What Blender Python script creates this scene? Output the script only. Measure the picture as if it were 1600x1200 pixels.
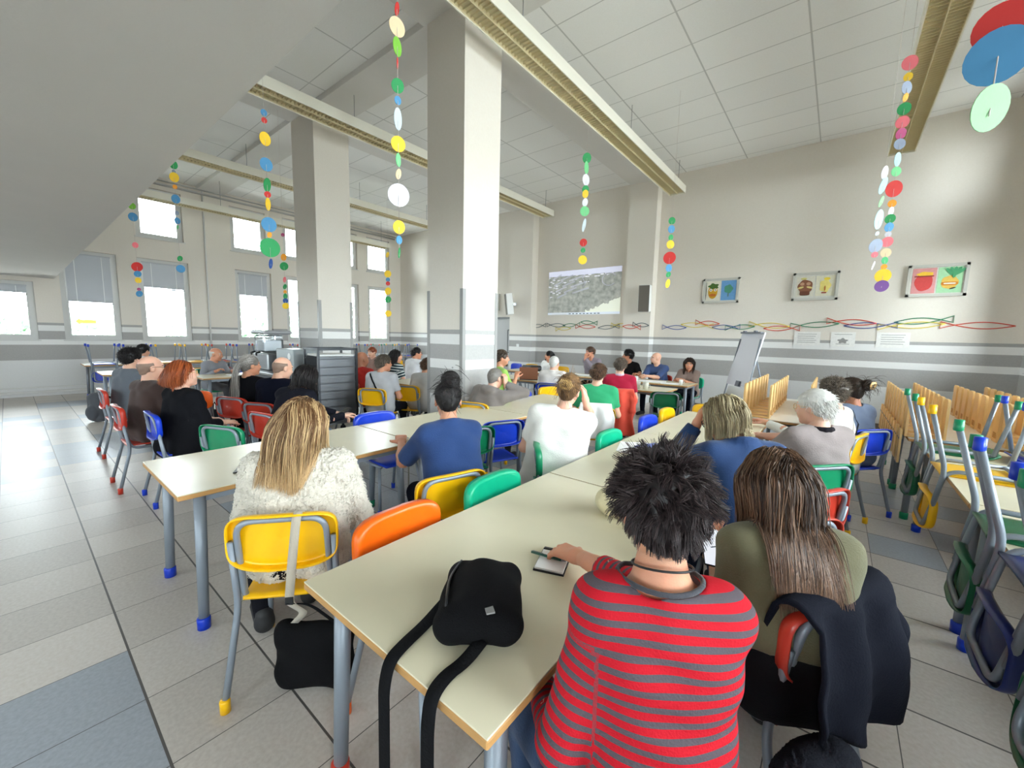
import bpy, math, random
import numpy as np
from mathutils import Vector, Matrix
for o in list(bpy.data.objects): bpy.data.objects.remove(o)
sc = bpy.context.scene
COL = sc.collection
PI = math.pi
rng = np.random.default_rng(7)
random.seed(7)

def lin(c):
    f = lambda v: v/12.92 if v <= .04045 else ((v+.055)/1.055)**2.4
    return tuple(f(v/255.) for v in c)

# ---------------------------------------------------------------- camera
CAM_H = 1.55
YAW, PITCH, ROLL, FPX = .6753, .1173, .0231, 630.0
_cy, _sy = math.cos(YAW), math.sin(YAW)
FW = np.array([-_sy*math.cos(PITCH), _cy*math.cos(PITCH), -math.sin(PITCH)])
RT0 = np.array([_cy, _sy, 0.]); UP0 = np.cross(RT0, FW)
RT = math.cos(ROLL)*RT0 + math.sin(ROLL)*UP0
UP = -math.sin(ROLL)*RT0 + math.cos(ROLL)*UP0
cam = bpy.data.cameras.new('camera'); camo = bpy.data.objects.new('camera', cam); COL.objects.link(camo)
cam.sensor_width = 36; cam.lens = FPX*36/1600; cam.clip_start = .02; cam.clip_end = 300
M = Matrix(((RT[0], UP[0], -FW[0], 0), (RT[1], UP[1], -FW[1], 0), (RT[2], UP[2], -FW[2], CAM_H), (0, 0, 0, 1)))
camo.matrix_world = M
sc.camera = camo

def _ray(px, py): return (px-800)/FPX*RT - (py-600)/FPX*UP + FW
def onz(px, py, z):
    d = _ray(px, py); p = d*((z-CAM_H)/d[2]); return np.array([p[0], p[1], z])
def ony(px, py, y):
    d = _ray(px, py); p = d*(y/d[1]); return np.array([p[0], y, p[2]+CAM_H])

# ---------------------------------------------------------------- room numbers
YW, XW, XR, ZC, YB = 9.88, -13.67, 2.25, 5.32, -5.0
SLAB_Z, SLAB_Y = 2.585, .74

# ---------------------------------------------------------------- sky, daylight, exposure
w = bpy.data.worlds.new('World'); sc.world = w; w.use_nodes = True
bg = w.node_tree.nodes['Background']; bg.inputs[0].default_value = (.86, .94, 1.0, 1); bg.inputs[1].default_value = 18.0
sc.view_settings.view_transform = 'Standard'; sc.view_settings.look = 'None'
sc.view_settings.exposure = 0.72; sc.view_settings.gamma = 1; sc.view_settings.use_curve_mapping = False
try:
    sc.cycles.use_denoising = True; sc.cycles.max_bounces = 9; sc.cycles.diffuse_bounces = 6
    sc.cycles.transparent_max_bounces = 16; sc.cycles.caustics_reflective = False; sc.cycles.caustics_refractive = False
    sc.cycles.sample_clamp_indirect = 6
except Exception: pass
def portal(name, loc, rot, sx, sy):
    l = bpy.data.lights.new(name, 'AREA'); l.shape = 'RECTANGLE'; l.size = sx; l.size_y = sy
    l.cycles.is_portal = True
    o = bpy.data.objects.new(name, l); COL.objects.link(o); o.location = loc; o.rotation_euler = rot

# ---------------------------------------------------------------- materials
MATS = {}
def mat(name, col, rough=.6, bump=0, bscale=80, var=0, vscale=6, metal=0, spec=.5, sheen=0, coat=0, sss=0):
    if name in MATS: return MATS[name]
    m = bpy.data.materials.new(name); m.use_nodes = True; nt = m.node_tree; b = nt.nodes['Principled BSDF']
    c = lin(col) if max(col) > 1 else tuple(col)
    b.inputs['Base Color'].default_value = (*c, 1); b.inputs['Roughness'].default_value = rough
    b.inputs['Metallic'].default_value = metal; b.inputs['Specular IOR Level'].default_value = spec
    if sheen: b.inputs['Sheen Weight'].default_value = sheen
    if coat: b.inputs['Coat Weight'].default_value = coat
    if sss:
        b.inputs['Subsurface Weight'].default_value = sss; b.inputs['Subsurface Radius'].default_value = (.012, .004, .002); b.inputs['Subsurface Scale'].default_value = 1
    if bump or var:
        tc = nt.nodes.new('ShaderNodeTexCoord')
    if var:
        n = nt.nodes.new('ShaderNodeTexNoise'); n.inputs['Scale'].default_value = vscale; n.inputs['Detail'].default_value = 4
        nt.links.new(tc.outputs['Object'], n.inputs['Vector'])
        mx = nt.nodes.new('ShaderNodeMix'); mx.data_type = 'RGBA'; mx.blend_type = 'MIX'
        mx.inputs['A'].default_value = (*[x*(1-var) for x in c], 1); mx.inputs['B'].default_value = (*[min(1, x*(1+var)) for x in c], 1)
        nt.links.new(n.outputs['Fac'], mx.inputs['Factor']); nt.links.new(mx.outputs['Result'], b.inputs['Base Color'])
    if bump:
        n2 = nt.nodes.new('ShaderNodeTexNoise'); n2.inputs['Scale'].default_value = bscale; n2.inputs['Detail'].default_value = 3
        nt.links.new(tc.outputs['Object'], n2.inputs['Vector'])
        bp = nt.nodes.new('ShaderNodeBump'); bp.inputs['Strength'].default_value = bump; bp.inputs['Distance'].default_value = .01
        nt.links.new(n2.outputs['Fac'], bp.inputs['Height']); nt.links.new(bp.outputs['Normal'], b.inputs['Normal'])
    MATS[name] = m; return m
def cloth(col, bump=.25, bscale=160, rough=.85, var=.12):
    if max(col) < 60: col = tuple(int(v*.8) for v in col); return mat('cloth_%d_%d_%d_%s' % (*col, bscale), col, .9, bump, bscale, var, 9, spec=.12)
    return mat('cloth_%d_%d_%d_%s' % (*col, bscale), col, rough, bump, bscale, var, 9, spec=.2, sheen=.15)
def hairmat(c1, c2, rough=.45):
    key = 'hair_%s_%s' % (c1, c2)
    if key in MATS: return MATS[key]
    m = bpy.data.materials.new('hair'); m.use_nodes = True; nt = m.node_tree; b = nt.nodes['Principled BSDF']
    a = nt.nodes.new('ShaderNodeAttribute'); a.attribute_name = 'shade'
    mx = nt.nodes.new('ShaderNodeMix'); mx.data_type = 'RGBA'
    mx.inputs['A'].default_value = (*lin(c1), 1); mx.inputs['B'].default_value = (*lin(c2), 1)
    nt.links.new(a.outputs['Fac'], mx.inputs['Factor']); nt.links.new(mx.outputs['Result'], b.inputs['Base Color'])
    b.inputs['Roughness'].default_value = rough; b.inputs['Specular IOR Level'].default_value = .35
    MATS[key] = m; return m
def skin(tone=0):
    cs = [(216, 160, 132), (206, 144, 114), (222, 172, 148), (176, 118, 90)]
    return mat('skin_%d' % tone, cs[tone], .5, .12, 220, .10, 14, spec=.4, sss=.25)

def nodes(m): return m.node_tree.nodes, m.node_tree.links

# ---------------------------------------------------------------- object helpers
def mesh_np(name, V, F, smooth=True, mats=None, midx=None, attr=None):
    me = bpy.data.meshes.new(name)
    me.from_pydata(np.asarray(V, float).tolist(), [], F.tolist() if hasattr(F, 'tolist') else F)
    if smooth: me.polygons.foreach_set('use_smooth', [True]*len(me.polygons))
    for m in (mats or []): me.materials.append(m)
    if midx is not None: me.polygons.foreach_set('material_index', midx)
    if attr:
        for k, v in attr.items():
            a = me.attributes.new(k, 'FLOAT', 'POINT'); a.data.foreach_set('value', np.asarray(v, dtype=np.float32))
    me.update(); return me
def link(name, me, parent=None, loc=(0, 0, 0)):
    o = bpy.data.objects.new(name, me); COL.objects.link(o); o.location = loc
    if parent is not None: o.parent = parent
    return o
def tag(o, label, cat, group=None):
    o['label'] = label; o['category'] = cat
    if group: o['group'] = group
    return o
def thing(name, label, cat, loc=(0, 0, 0), rz=0, group=None):
    o = bpy.data.objects.new(name, None); COL.objects.link(o); o.empty_display_size = .1
    o.location = loc; o.rotation_euler = (0, 0, rz); return tag(o, label, cat, group)
def dup(root, loc, rz, label, group=None, name=None):
    r = root.copy(); COL.objects.link(r); r.location = loc; r.rotation_euler = (root.rotation_euler[0], root.rotation_euler[1], rz)
    r['label'] = label
    if group: r['group'] = group
    for ch in list(root.children):
        c = ch.copy(); COL.objects.link(c); c.parent = r
        for g in ch.children:
            d = g.copy(); COL.objects.link(d); d.parent = c
    return r
class MB:
    """collects shapes into one mesh"""
    def __init__(s): s.V = []; s.F = []; s.M = []; s.S = []; s.cur = 0
    def mat(s, i): s.cur = i; return s
    def add(s, V, F, smooth=True):
        n = len(s.V); s.V += [tuple(v) for v in V]; s.F += [tuple(i+n for i in f) for f in F]; s.M += [s.cur]*len(F); s.S += [smooth]*len(F); return s
    def box(s, c, d, rz=0, bev=0, T=None):
        x, y, z = [v/2. for v in d]
        if bev > 0:
            b = min(bev, x*.9, y*.9, z*.9); V = []
            for sx in (-1, 1):
                for sy in (-1, 1):
                    for sz in (-1, 1):
                        V += [(sx*x, sy*(y-b), sz*(z-b)), (sx*(x-b), sy*y, sz*(z-b)), (sx*(x-b), sy*(y-b), sz*z)]
            i = lambda sx, sy, sz, k: ((sx > 0)*4+(sy > 0)*2+(sz > 0))*3+k
            F = []
            for q in (-1, 1):
                F.append([i(q, -1, -1, 0), i(q, 1, -1, 0), i(q, 1, 1, 0), i(q, -1, 1, 0)][::q])
                F.append([i(-1, q, -1, 1), i(-1, q, 1, 1), i(1, q, 1, 1), i(1, q, -1, 1)][::q])
                F.append([i(-1, -1, q, 2), i(1, -1, q, 2), i(1, 1, q, 2), i(-1, 1, q, 2)][::q])
            for a in (-1, 1):
                for b2 in (-1, 1):
                    F.append([i(a, b2, -1, 0), i(a, b2, 1, 0), i(a, b2, 1, 1), i(a, b2, -1, 1)][::-a*b2])
                    F.append([i(a, -1, b2, 0), i(a, 1, b2, 0), i(a, 1, b2, 2), i(a, -1, b2, 2)][::a*b2])
                    F.append([i(-1, a, b2, 1), i(1, a, b2, 1), i(1, a, b2, 2), i(-1, a, b2, 2)][::-a*b2])
                    for c2 in (-1, 1):
                        F.append([i(a, b2, c2, 0), i(a, b2, c2, 1), i(a, b2, c2, 2)][::a*b2*c2])
        else:
            V = [(a, b, e) for a in (-x, x) for b in (-y, y) for e in (-z, z)]
            F = [(0, 1, 3, 2), (4, 6, 7, 5), (0, 4, 5, 1), (2, 3, 7, 6), (0, 2, 6, 4), (1, 5, 7, 3)]
        if T is not None: V = [tuple(T @ Vector(v)) for v in V]
        elif rz:
            cr, sr = math.cos(rz), math.sin(rz); V = [(v[0]*cr-v[1]*sr, v[0]*sr+v[1]*cr, v[2]) for v in V]
        return s.add([(v[0]+c[0], v[1]+c[1], v[2]+c[2]) for v in V], F, False)
    def tube(s, pts, r, n=10, cap=True, r2=None, closed=False):
        P = [np.array(p, float) for p in pts]; k = len(P); V = []; prev = None
        for j, p in enumerate(P):
            t = (P[(j+1) % k] if (closed or j < k-1) else p)-(P[j-1] if (closed or j > 0) else p)
            t = t/(np.linalg.norm(t)+1e-9)
            if prev is None:
                a = np.array([0, 0, 1.]) if abs(t[2]) < .9 else np.array([1., 0, 0]); u = np.cross(t, a)
            else: u = prev-t*(prev@t)
            u /= np.linalg.norm(u)+1e-9; prev = u; v = np.cross(t, u)
            rr = r if r2 is None else r+(r2-r)*j/max(1, k-1)
            if hasattr(r, '__len__'): rr = r[j]
            for q in range(n):
                a = 2*PI*q/n; V.append(p+rr*(math.cos(a)*u+math.sin(a)*v))
        F = []
        for j in range(k if closed else k-1):
            for q in range(n):
                a, b = j*n+q, j*n+(q+1) % n; c, d = ((j+1) % k)*n+(q+1) % n, ((j+1) % k)*n+q
                F.append((a, b, c, d))
        if cap and not closed: F += [tuple(range(n))[::-1], tuple((k-1)*n+q for q in range(n))]
        return s.add(V, F)
    def lathe(s, prof, c=(0, 0, 0), n=20, T=None):
        V = []; k = len(prof)
        for r, z in prof:
            for q in range(n):
                a = 2*PI*q/n; v = (r*math.cos(a), r*math.sin(a), z)
                if T is not None: v = tuple(T @ Vector(v))
                V.append((v[0]+c[0], v[1]+c[1], v[2]+c[2]))
        F = [(j*n+q, j*n+(q+1) % n, (j+1)*n+(q+1) % n, (j+1)*n+q) for j in range(k-1) for q in range(n)]
        F += [tuple(range(n))[::-1], tuple((k-1)*n+q for q in range(n))]
        return s.add(V, F)
    def disc(s, c, r, th, nrm, n=22):
        t = np.array(nrm, float); t /= np.linalg.norm(t)
        k = len(s.S); s.tube([np.array(c)-t*th/2, np.array(c)+t*th/2], r, n); s.S[k:] = [False]*(len(s.S)-k); return s
    def prism(s, poly, T, th):
        """flat polygon (x,y) extruded by th along local z, through matrix T"""
        n = len(poly); V = [T @ Vector((x, y, 0)) for x, y in poly]+[T @ Vector((x, y, th)) for x, y in poly]
        F = [tuple(range(n))[::-1], tuple(range(n, 2*n))]+[(i, (i+1) % n, n+(i+1) % n, n+i) for i in range(n)]
        return s.add(V, F, False)
    def sheet(s, P, th, loop=False):
        """grid of points (nu,nv,3) thickened both ways along its normals"""
        P = np.asarray(P, float); du = np.gradient(P, axis=0); dv = np.gradient(P, axis=1); N = np.cross(du, dv)
        N /= np.linalg.norm(N, axis=2, keepdims=True)+1e-9; a, b = P.shape[:2]
        V = np.concatenate([(P+N*th/2).reshape(-1, 3), (P-N*th/2).reshape(-1, 3)]); o = a*b; F = []
        for i in range(a-1):
            for j in range(b-1):
                q = [i*b+j, (i+1)*b+j, (i+1)*b+j+1, i*b+j+1]; F.append(q); F.append([o+k for k in q[::-1]])
        if loop:
            F = []; b1 = b-1
            for i in range(a-1):
                for j in range(b1):
                    j2 = (j+1) % b1; q = [i*b+j, (i+1)*b+j, (i+1)*b+j2, i*b+j2]; F.append(q); F.append([o+k for k in q[::-1]])
            for j in range(b1): c, d = (a-1)*b+j, (a-1)*b+(j+1) % b1; F.append([d, c, o+c, o+d])
            return s.add(V, F)
        ring = [(i, 0) for i in range(a)]+[(a-1, j) for j in range(1, b)]+[(i, b-1) for i in range(a-2, -1, -1)]+[(0, j) for j in range(b-2, 0, -1)]
        R = [i*b+j for i, j in ring]
        for k in range(len(R)): c, d = R[k], R[(k+1) % len(R)]; F.append([d, c, o+c, o+d])
        return s.add(V, F)
    def mesh(s, name, mats):
        me = bpy.data.meshes.new(name); me.from_pydata([tuple(map(float, v)) for v in s.V], [], s.F)
        for m in (mats if isinstance(mats, (list, tuple)) else [mats]): me.materials.append(m)
        me.polygons.foreach_set('material_index', s.M); me.polygons.foreach_set('use_smooth', s.S)
        me.update(); return me
    def obj(s, name, mats, parent=None, loc=(0, 0, 0)): return link(name, s.mesh(name, mats), parent, loc)
def fillet(pts, r, n=5):
    """round the corners of a polyline"""
    P = [np.array(p, float) for p in pts]; out = [P[0]]
    for i in range(1, len(P)-1):
        a, b = P[i-1]-P[i], P[i+1]-P[i]; la, lb = np.linalg.norm(a), np.linalg.norm(b); rr = min(r, la*.48, lb*.48)
        p0, p1 = P[i]+a/la*rr, P[i]+b/lb*rr
        for k in range(n+1):
            t = k/n; out.append((1-t)**2*p0+2*t*(1-t)*P[i]+t*t*p1)
    out.append(P[-1]); return out
def struct(o): o['kind'] = 'structure'; return o
# ---------------------------------------------------------------- room shell
def ngrid(name, base, line, px, py, ox, oy, lwx, lwy, var, rough, alt=None, alt_p=.1, bump=.1):
    m = bpy.data.materials.new(name); m.use_nodes = True; N, L = nodes(m); b = N['Principled BSDF']
    tc = N.new('ShaderNodeTexCoord'); sp = N.new('ShaderNodeSeparateXYZ'); L.new(tc.outputs['Object'], sp.inputs[0])
    def mth(op, a, bb=None):
        n = N.new('ShaderNodeMath'); n.operation = op
        for i, v in enumerate([a, bb]):
            if v is None: continue
            if isinstance(v, (int, float)): n.inputs[i].default_value = v
            else: L.new(v, n.inputs[i])
        return n.outputs[0]
    ux = mth('DIVIDE', mth('SUBTRACT', sp.outputs[0], ox), px); uy = mth('DIVIDE', mth('SUBTRACT', sp.outputs[1], oy), py)
    fx = mth('MULTIPLY', mth('PINGPONG', ux, .5), px); fy = mth('MULTIPLY', mth('PINGPONG', uy, .5), py)
    ln = mth('MAXIMUM', mth('LESS_THAN', fx, lwx/2), mth('LESS_THAN', fy, lwy/2))
    cx = N.new('ShaderNodeCombineXYZ'); L.new(mth('FLOOR', ux), cx.inputs[0]); L.new(mth('FLOOR', uy), cx.inputs[1])
    wn = N.new('ShaderNodeTexWhiteNoise'); L.new(cx.outputs[0], wn.inputs['Vector'])
    c = lin(base); A = N.new('ShaderNodeMix'); A.data_type = 'RGBA'
    A.inputs['A'].default_value = (*[x*(1-var) for x in c], 1); A.inputs['B'].default_value = (*[x*(1+var) for x in c], 1); L.new(wn.outputs['Value'], A.inputs['Factor'])
    out = A.outputs['Result']
    if alt:
        ca = N.new('ShaderNodeTexNoise'); ca.inputs['Scale'].default_value = .45; ca.inputs['Detail'].default_value = 0
        sn = N.new('ShaderNodeVectorMath'); sn.operation = 'MULTIPLY'; sn.inputs[1].default_value = (px, py*.4, 1); L.new(cx.outputs[0], sn.inputs[0]); L.new(sn.outputs[0], ca.inputs['Vector'])
        sel = mth('MULTIPLY', mth('GREATER_THAN', ca.outputs['Fac'], .52), mth('GREATER_THAN', wn.outputs['Value'], alt_p))
        B = N.new('ShaderNodeMix'); B.data_type = 'RGBA'; L.new(sel, B.inputs['Factor']); L.new(out, B.inputs['A']); B.inputs['B'].default_value = (*lin(alt), 1); out = B.outputs['Result']
    ns = N.new('ShaderNodeTexNoise'); ns.inputs['Scale'].default_value = 60; ns.inputs['Detail'].default_value = 5; L.new(tc.outputs['Object'], ns.inputs['Vector'])
    D = N.new('ShaderNodeMix'); D.data_type = 'RGBA'; D.blend_type = 'OVERLAY'; D.inputs['Factor'].default_value = .25; L.new(out, D.inputs['A']); L.new(ns.outputs['Fac'], D.inputs['B']); out = D.outputs['Result']
    C = N.new('ShaderNodeMix'); C.data_type = 'RGBA'; L.new(ln, C.inputs['Factor']); L.new(out, C.inputs['A']); C.inputs['B'].default_value = (*lin(line), 1)
    L.new(C.outputs['Result'], b.inputs['Base Color']); b.inputs['Roughness'].default_value = rough
    h = mth('SUBTRACT', mth('MULTIPLY', ns.outputs['Fac'], .15), ln)
    bp = N.new('ShaderNodeBump'); bp.inputs['Strength'].default_value = bump; bp.inputs['Distance'].default_value = .004; L.new(h, bp.inputs['Height']); L.new(bp.outputs[0], b.inputs['Normal'])
    return m
M_FLOOR = ngrid('floor_tiles', (200, 193, 186), (88, 84, 82), .41, .41, -1.72, .66, .004, .009, .10, .36, (158, 164, 172), .35, .15)
M_CEIL = ngrid('ceiling_tiles', (238, 237, 235), (196, 195, 193), 1.21, .65, -.6, 5.13, .02, .014, .02, .9, None, .1, .3)
def wallmat():
    m = bpy.data.materials.new('painted_wall_with_stripes'); m.use_nodes = True; N, L = nodes(m); b = N['Principled BSDF']
    tc = N.new('ShaderNodeTexCoord'); sp = N.new('ShaderNodeSeparateXYZ'); L.new(tc.outputs['Object'], sp.inputs[0])
    mr = N.new('ShaderNodeMapRange'); mr.inputs['From Min'].default_value = 0; mr.inputs['From Max'].default_value = 2; L.new(sp.outputs[2], mr.inputs['Value'])
    cr = N.new('ShaderNodeValToRGB'); cr.color_ramp.interpolation = 'CONSTANT'; L.new(mr.outputs[0], cr.inputs['Fac'])
    G, Wh, U = lin((172, 170, 168)), lin((232, 231, 229)), lin((226, 219, 209)); e = cr.color_ramp.elements
    st = [(0, lin((222, 222, 222))), (.79, G), (1.13, Wh), (1.25, G), (1.43, Wh), (1.555, G), (1.615, U)]
    e[0].color = (*st[0][1], 1); e[1].position = st[1][0]/2; e[1].color = (*st[1][1], 1)
    for z, c in st[2:]: q = e.new(z/2); q.color = (*c, 1)
    n = N.new('ShaderNodeTexNoise'); n.inputs['Scale'].default_value = 45; n.inputs['Detail'].default_value = 6; L.new(tc.outputs['Object'], n.inputs['Vector'])
    D = N.new('ShaderNodeMix'); D.data_type = 'RGBA'; D.blend_type = 'OVERLAY'; D.inputs['Factor'].default_value = .10; L.new(cr.outputs[0], D.inputs['A']); L.new(n.outputs['Fac'], D.inputs['B'])
    L.new(D.outputs['Result'], b.inputs['Base Color']); b.inputs['Roughness'].default_value = .8; b.inputs['Specular IOR Level'].default_value = .25
    bp = N.new('ShaderNodeBump'); bp.inputs['Strength'].default_value = .2; bp.inputs['Distance'].default_value = .004; L.new(n.outputs['Fac'], bp.inputs['Height']); L.new(bp.outputs[0], b.inputs['Normal'])
    return m
M_WALL = wallmat()
M_PLAIN = mat('plain_plaster', (222, 219, 215), .9, .08, 60, .03, 3, spec=.2)
M_FRAME = mat('window_frame_white', (212, 211, 208), .45)
M_WOODEDGE = mat('table_edge_wood', (186, 140, 84), .55, .1, 40, .15, 20)
M_STEEL = mat('brushed_steel', (150, 152, 154), .32, .05, 120, .05, 5, metal=.85)
M_BLACK = mat('matt_black', (16, 16, 18), .5)
M_WHITE = mat('white_plastic', (232, 232, 230), .4)
M_GREYP = mat('grey_lacquer', (136, 144, 154), .42, .08, 220, .05, 12, metal=.25)
def glass(name='window_glass', tint=(.97, .99, .98)):
    if name in MATS: return MATS[name]
    m = bpy.data.materials.new(name); m.use_nodes = True; N, L = nodes(m); N.remove(N['Principled BSDF'])
    t = N.new('ShaderNodeBsdfTransparent'); t.inputs[0].default_value = (*tint, 1); g = N.new('ShaderNodeBsdfGlossy'); g.inputs['Roughness'].default_value = .02
    f = N.new('ShaderNodeFresnel'); f.inputs[0].default_value = 1.45; x = N.new('ShaderNodeMixShader')
    L.new(f.outputs[0], x.inputs[0]); L.new(t.outputs[0], x.inputs[1]); L.new(g.outputs[0], x.inputs[2]); L.new(x.outputs[0], N['Material Output'].inputs[0])
    MATS[name] = m; return m
struct(MB().box(((XW+XR)/2, (YW+YB)/2, -.1), (XR-XW+.8, YW-YB+.8, .2)).obj('floor', M_FLOOR))
struct(MB().box(((XW+XR)/2, (YW+YB)/2, ZC+.1), (XR-XW+.8, YW-YB+.8, .2)).obj('ceiling', M_CEIL))
struct(MB().box(((XW+XR)/2, (SLAB_Y+YB)/2, SLAB_Z+.16), (XR-XW, SLAB_Y-YB, .32)).obj('ceiling_mezzanine', M_PLAIN))
struct(MB().box(((XW+XR)/2, YW+.15, ZC/2), (XR-XW+.6, .3, ZC)).obj('wall_far', M_WALL))

def holed_wall(name, x0, x1, ya, yb, holes):
    ys = sorted({ya, yb, *[v for h in holes for v in h[:2]]}); zs = sorted({0, ZC, *[v for h in holes for v in h[2:]]}); b = MB()
    for y0, y1 in zip(ys, ys[1:]):
        for z0, z1 in zip(zs, zs[1:]):
            c = ((y0+y1)/2, (z0+z1)/2)
            if any(h[0] < c[0] < h[1] and h[2] < c[1] < h[3] for h in holes): continue
            b.box(((x0+x1)/2, c[0], c[1]), (abs(x1-x0), y1-y0, z1-z0))
    return struct(b.obj(name, M_WALL))
LW = [(-2.3, -1.3, 1.24, 2.49), (-.5, .43, 1.24, 2.49), (.82, 1.77, 1.24, 3.28), (2.14, 3.16, 1.24, 3.28), (4.23, 5.18, 1.24, 3.28), (5.6, 6.5, 1.24, 3.28), (7.2, 8.08, 1.24, 3.28), (8.46, 9.4, 1.24, 3.28)]
LU = [(2.16, 3.1, 3.8, 5.02), (4.17, 5.08, 3.8, 5.02), (5.57, 6.45, 3.8, 5.02), (7.2, 8.05, 3.8, 5.02), (8.42, 9.38, 3.8, 5.02)]
RW = [(-3.4, -2.2, 1.0, 2.45), (-1.6, -.4, 1.0, 2.45), (.9, 2.3, 1.0, 3.28), (2.8, 4.2, 1.0, 3.28), (4.7, 5.9, 1.1, 3.28), (6.5, 7.5, 1.18, 3.28), (8.6, 9.58, 1.18, 3.28)]  # mostly assumed, to give daylight; nearer openings widened to brighten the right side
RU = [(1.1, 2.1, 3.8, 5.0), (2.9, 3.9, 3.8, 5.0), (4.7, 5.7, 3.8, 5.0), (6.5, 7.5, 3.8, 5.0), (8.6, 9.5, 3.8, 5.0)]
BWIN_ADDED = [(-12.6+2.4*i, -10.9+2.4*i, .95, 2.4) for i in (1, 3, 5)]  # unseen openings added behind the camera to brighten the foreground
def back_wall():
    xs = sorted({XW-.3, XR+.3, *[v for h in BWIN_ADDED for v in h[:2]]}); b = MB()
    for x0, x1 in zip(xs, xs[1:]):
        op = any(h[0] < (x0+x1)/2 < h[1] for h in BWIN_ADDED)
        for z0, z1 in ([(0, .95), (2.4, ZC)] if op else [(0, ZC)]): b.box(((x0+x1)/2, YB-.15, (z0+z1)/2), (x1-x0, .3, z1-z0))
    struct(b.obj('wall_back', M_WALL))
    for i, h in enumerate(BWIN_ADDED):
        f = MB(); w_ = h[1]-h[0]; c = (h[0]+h[1])/2
        for sx in (-1, 0, 1): f.box((c+sx*(w_/2-.04), YB-.14, 1.675), (.08, .07, 1.45))
        for zz in (.99, 2.36): f.box((c, YB-.14, zz), (w_, .07, .08))
        o = struct(f.obj('window_%d' % (40+i), M_FRAME)); MB().box((c, YB-.14, 1.675), (w_-.1, .006, 1.35)).obj('pane', glass(), o)  # frame and pane of an added, unseen daylight opening
        portal('daylight_portal', (c, YB-.32, 1.675), (PI/2, 0, 0), w_, 1.45)
back_wall()
struct(MB().box((-6, -22, -.35), (40, 33, .1)).obj('ground_outside_back', mat('pavement', (170, 168, 162), .9, .2, 3)))
holed_wall('wall_left', XW-.3, XW, YB, YW, LW+LU)
holed_wall('wall_right', XR, XR+.3, YB, YW, RW+RU)
M_BLIND = mat('blind_slats', (186, 188, 192), .6)
def window(n, side, h, blind=0):
    y0, y1, z0, z1 = h; X = XW if side < 0 else XR; s = side; xf = X+s*.13
    b = MB(); fw = .075
    for yy in (y0+fw/2, y1-fw/2): b.box((xf, yy, (z0+z1)/2), (.07, fw, z1-z0))
    for zz in (z0+fw/2, z1-fw/2): b.box((xf, (y0+y1)/2, zz), (.07, y1-y0-2*fw, fw))
    # inner sash and the projecting board at the foot
    for yy in (y0+fw+.02, y1-fw-.02): b.box((xf-s*.02, yy, (z0+z1)/2), (.05, .04, z1-z0-2*fw))
    for zz in (z0+fw+.02, z1-fw-.02): b.box((xf-s*.02, (y0+y1)/2, zz), (.05, y1-y0-2*fw-.08, .04))
    o = struct(b.obj('window_%d' % n, M_FRAME))
    MB().box((X-s*.015+s*.03, (y0+y1)/2, z0-.012), (.10, y1-y0+.06, .024)).obj('window_sill', M_FRAME, o)
    MB().box((xf+s*.005, (y0+y1)/2, (z0+z1)/2), (.006, y1-y0-2*fw, z1-z0-2*fw)).obj('pane', glass(), o)
    MB().box((xf-s*.055, y1-fw-.02, (z0+z1)/2-.15), (.02, .02, .12)).box((xf-s*.07, y1-fw-.02, (z0+z1)/2-.18), (.02, .022, .10)).obj('handle', M_FRAME, o)
    if blind:
        c = MB(); zt = z1-fw; k = int(blind/.024); T0 = Matrix.Rotation(1.32*s, 4, 'Y')
        for i in range(k): c.box((xf-s*.06, (y0+y1)/2, zt-.04-i*.024), (.028, y1-y0-2*fw-.06, .0015), T=T0)
        c.box((xf-s*.06, (y0+y1)/2, zt-.015), (.04, y1-y0-2*fw-.04, .03)); c.mat(1)
        c.box((xf-s*.06, (y0+y1)/2, zt-.05-k*.024), (.03, y1-y0-2*fw-.05, .02)); c.mat(2)
        for q in (.22, .78): c.box((xf-s*.078, y0+fw+(y1-y0-2*fw)*q, zt-.03-k*.012), (.003, .012, k*.024))
        c.obj('blind', [M_BLIND, mat('blind_rail', (70, 72, 76), .5), M_WHITE], o)
    return o
k = 0
for h, bl in zip(LW, (.05, .16, 1.06, .62, .62, 0, 0, 0)): k += 1; window(k, -1, h, bl)
for h in LU: k += 1; window(k, -1, h)
for h in RW+RU: k += 1; window(k, 1, h)
for i, h in enumerate(LW+LU): portal('daylight_portal', (XW-.32, (h[0]+h[1])/2, (h[2]+h[3])/2), (0, -PI/2, 0), h[3]-h[2], h[1]-h[0])
for i, h in enumerate(RW+RU): portal('daylight_portal', (XR+.32, (h[0]+h[1])/2, (h[2]+h[3])/2), (0, PI/2, 0), h[3]-h[2], h[1]-h[0])
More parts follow.
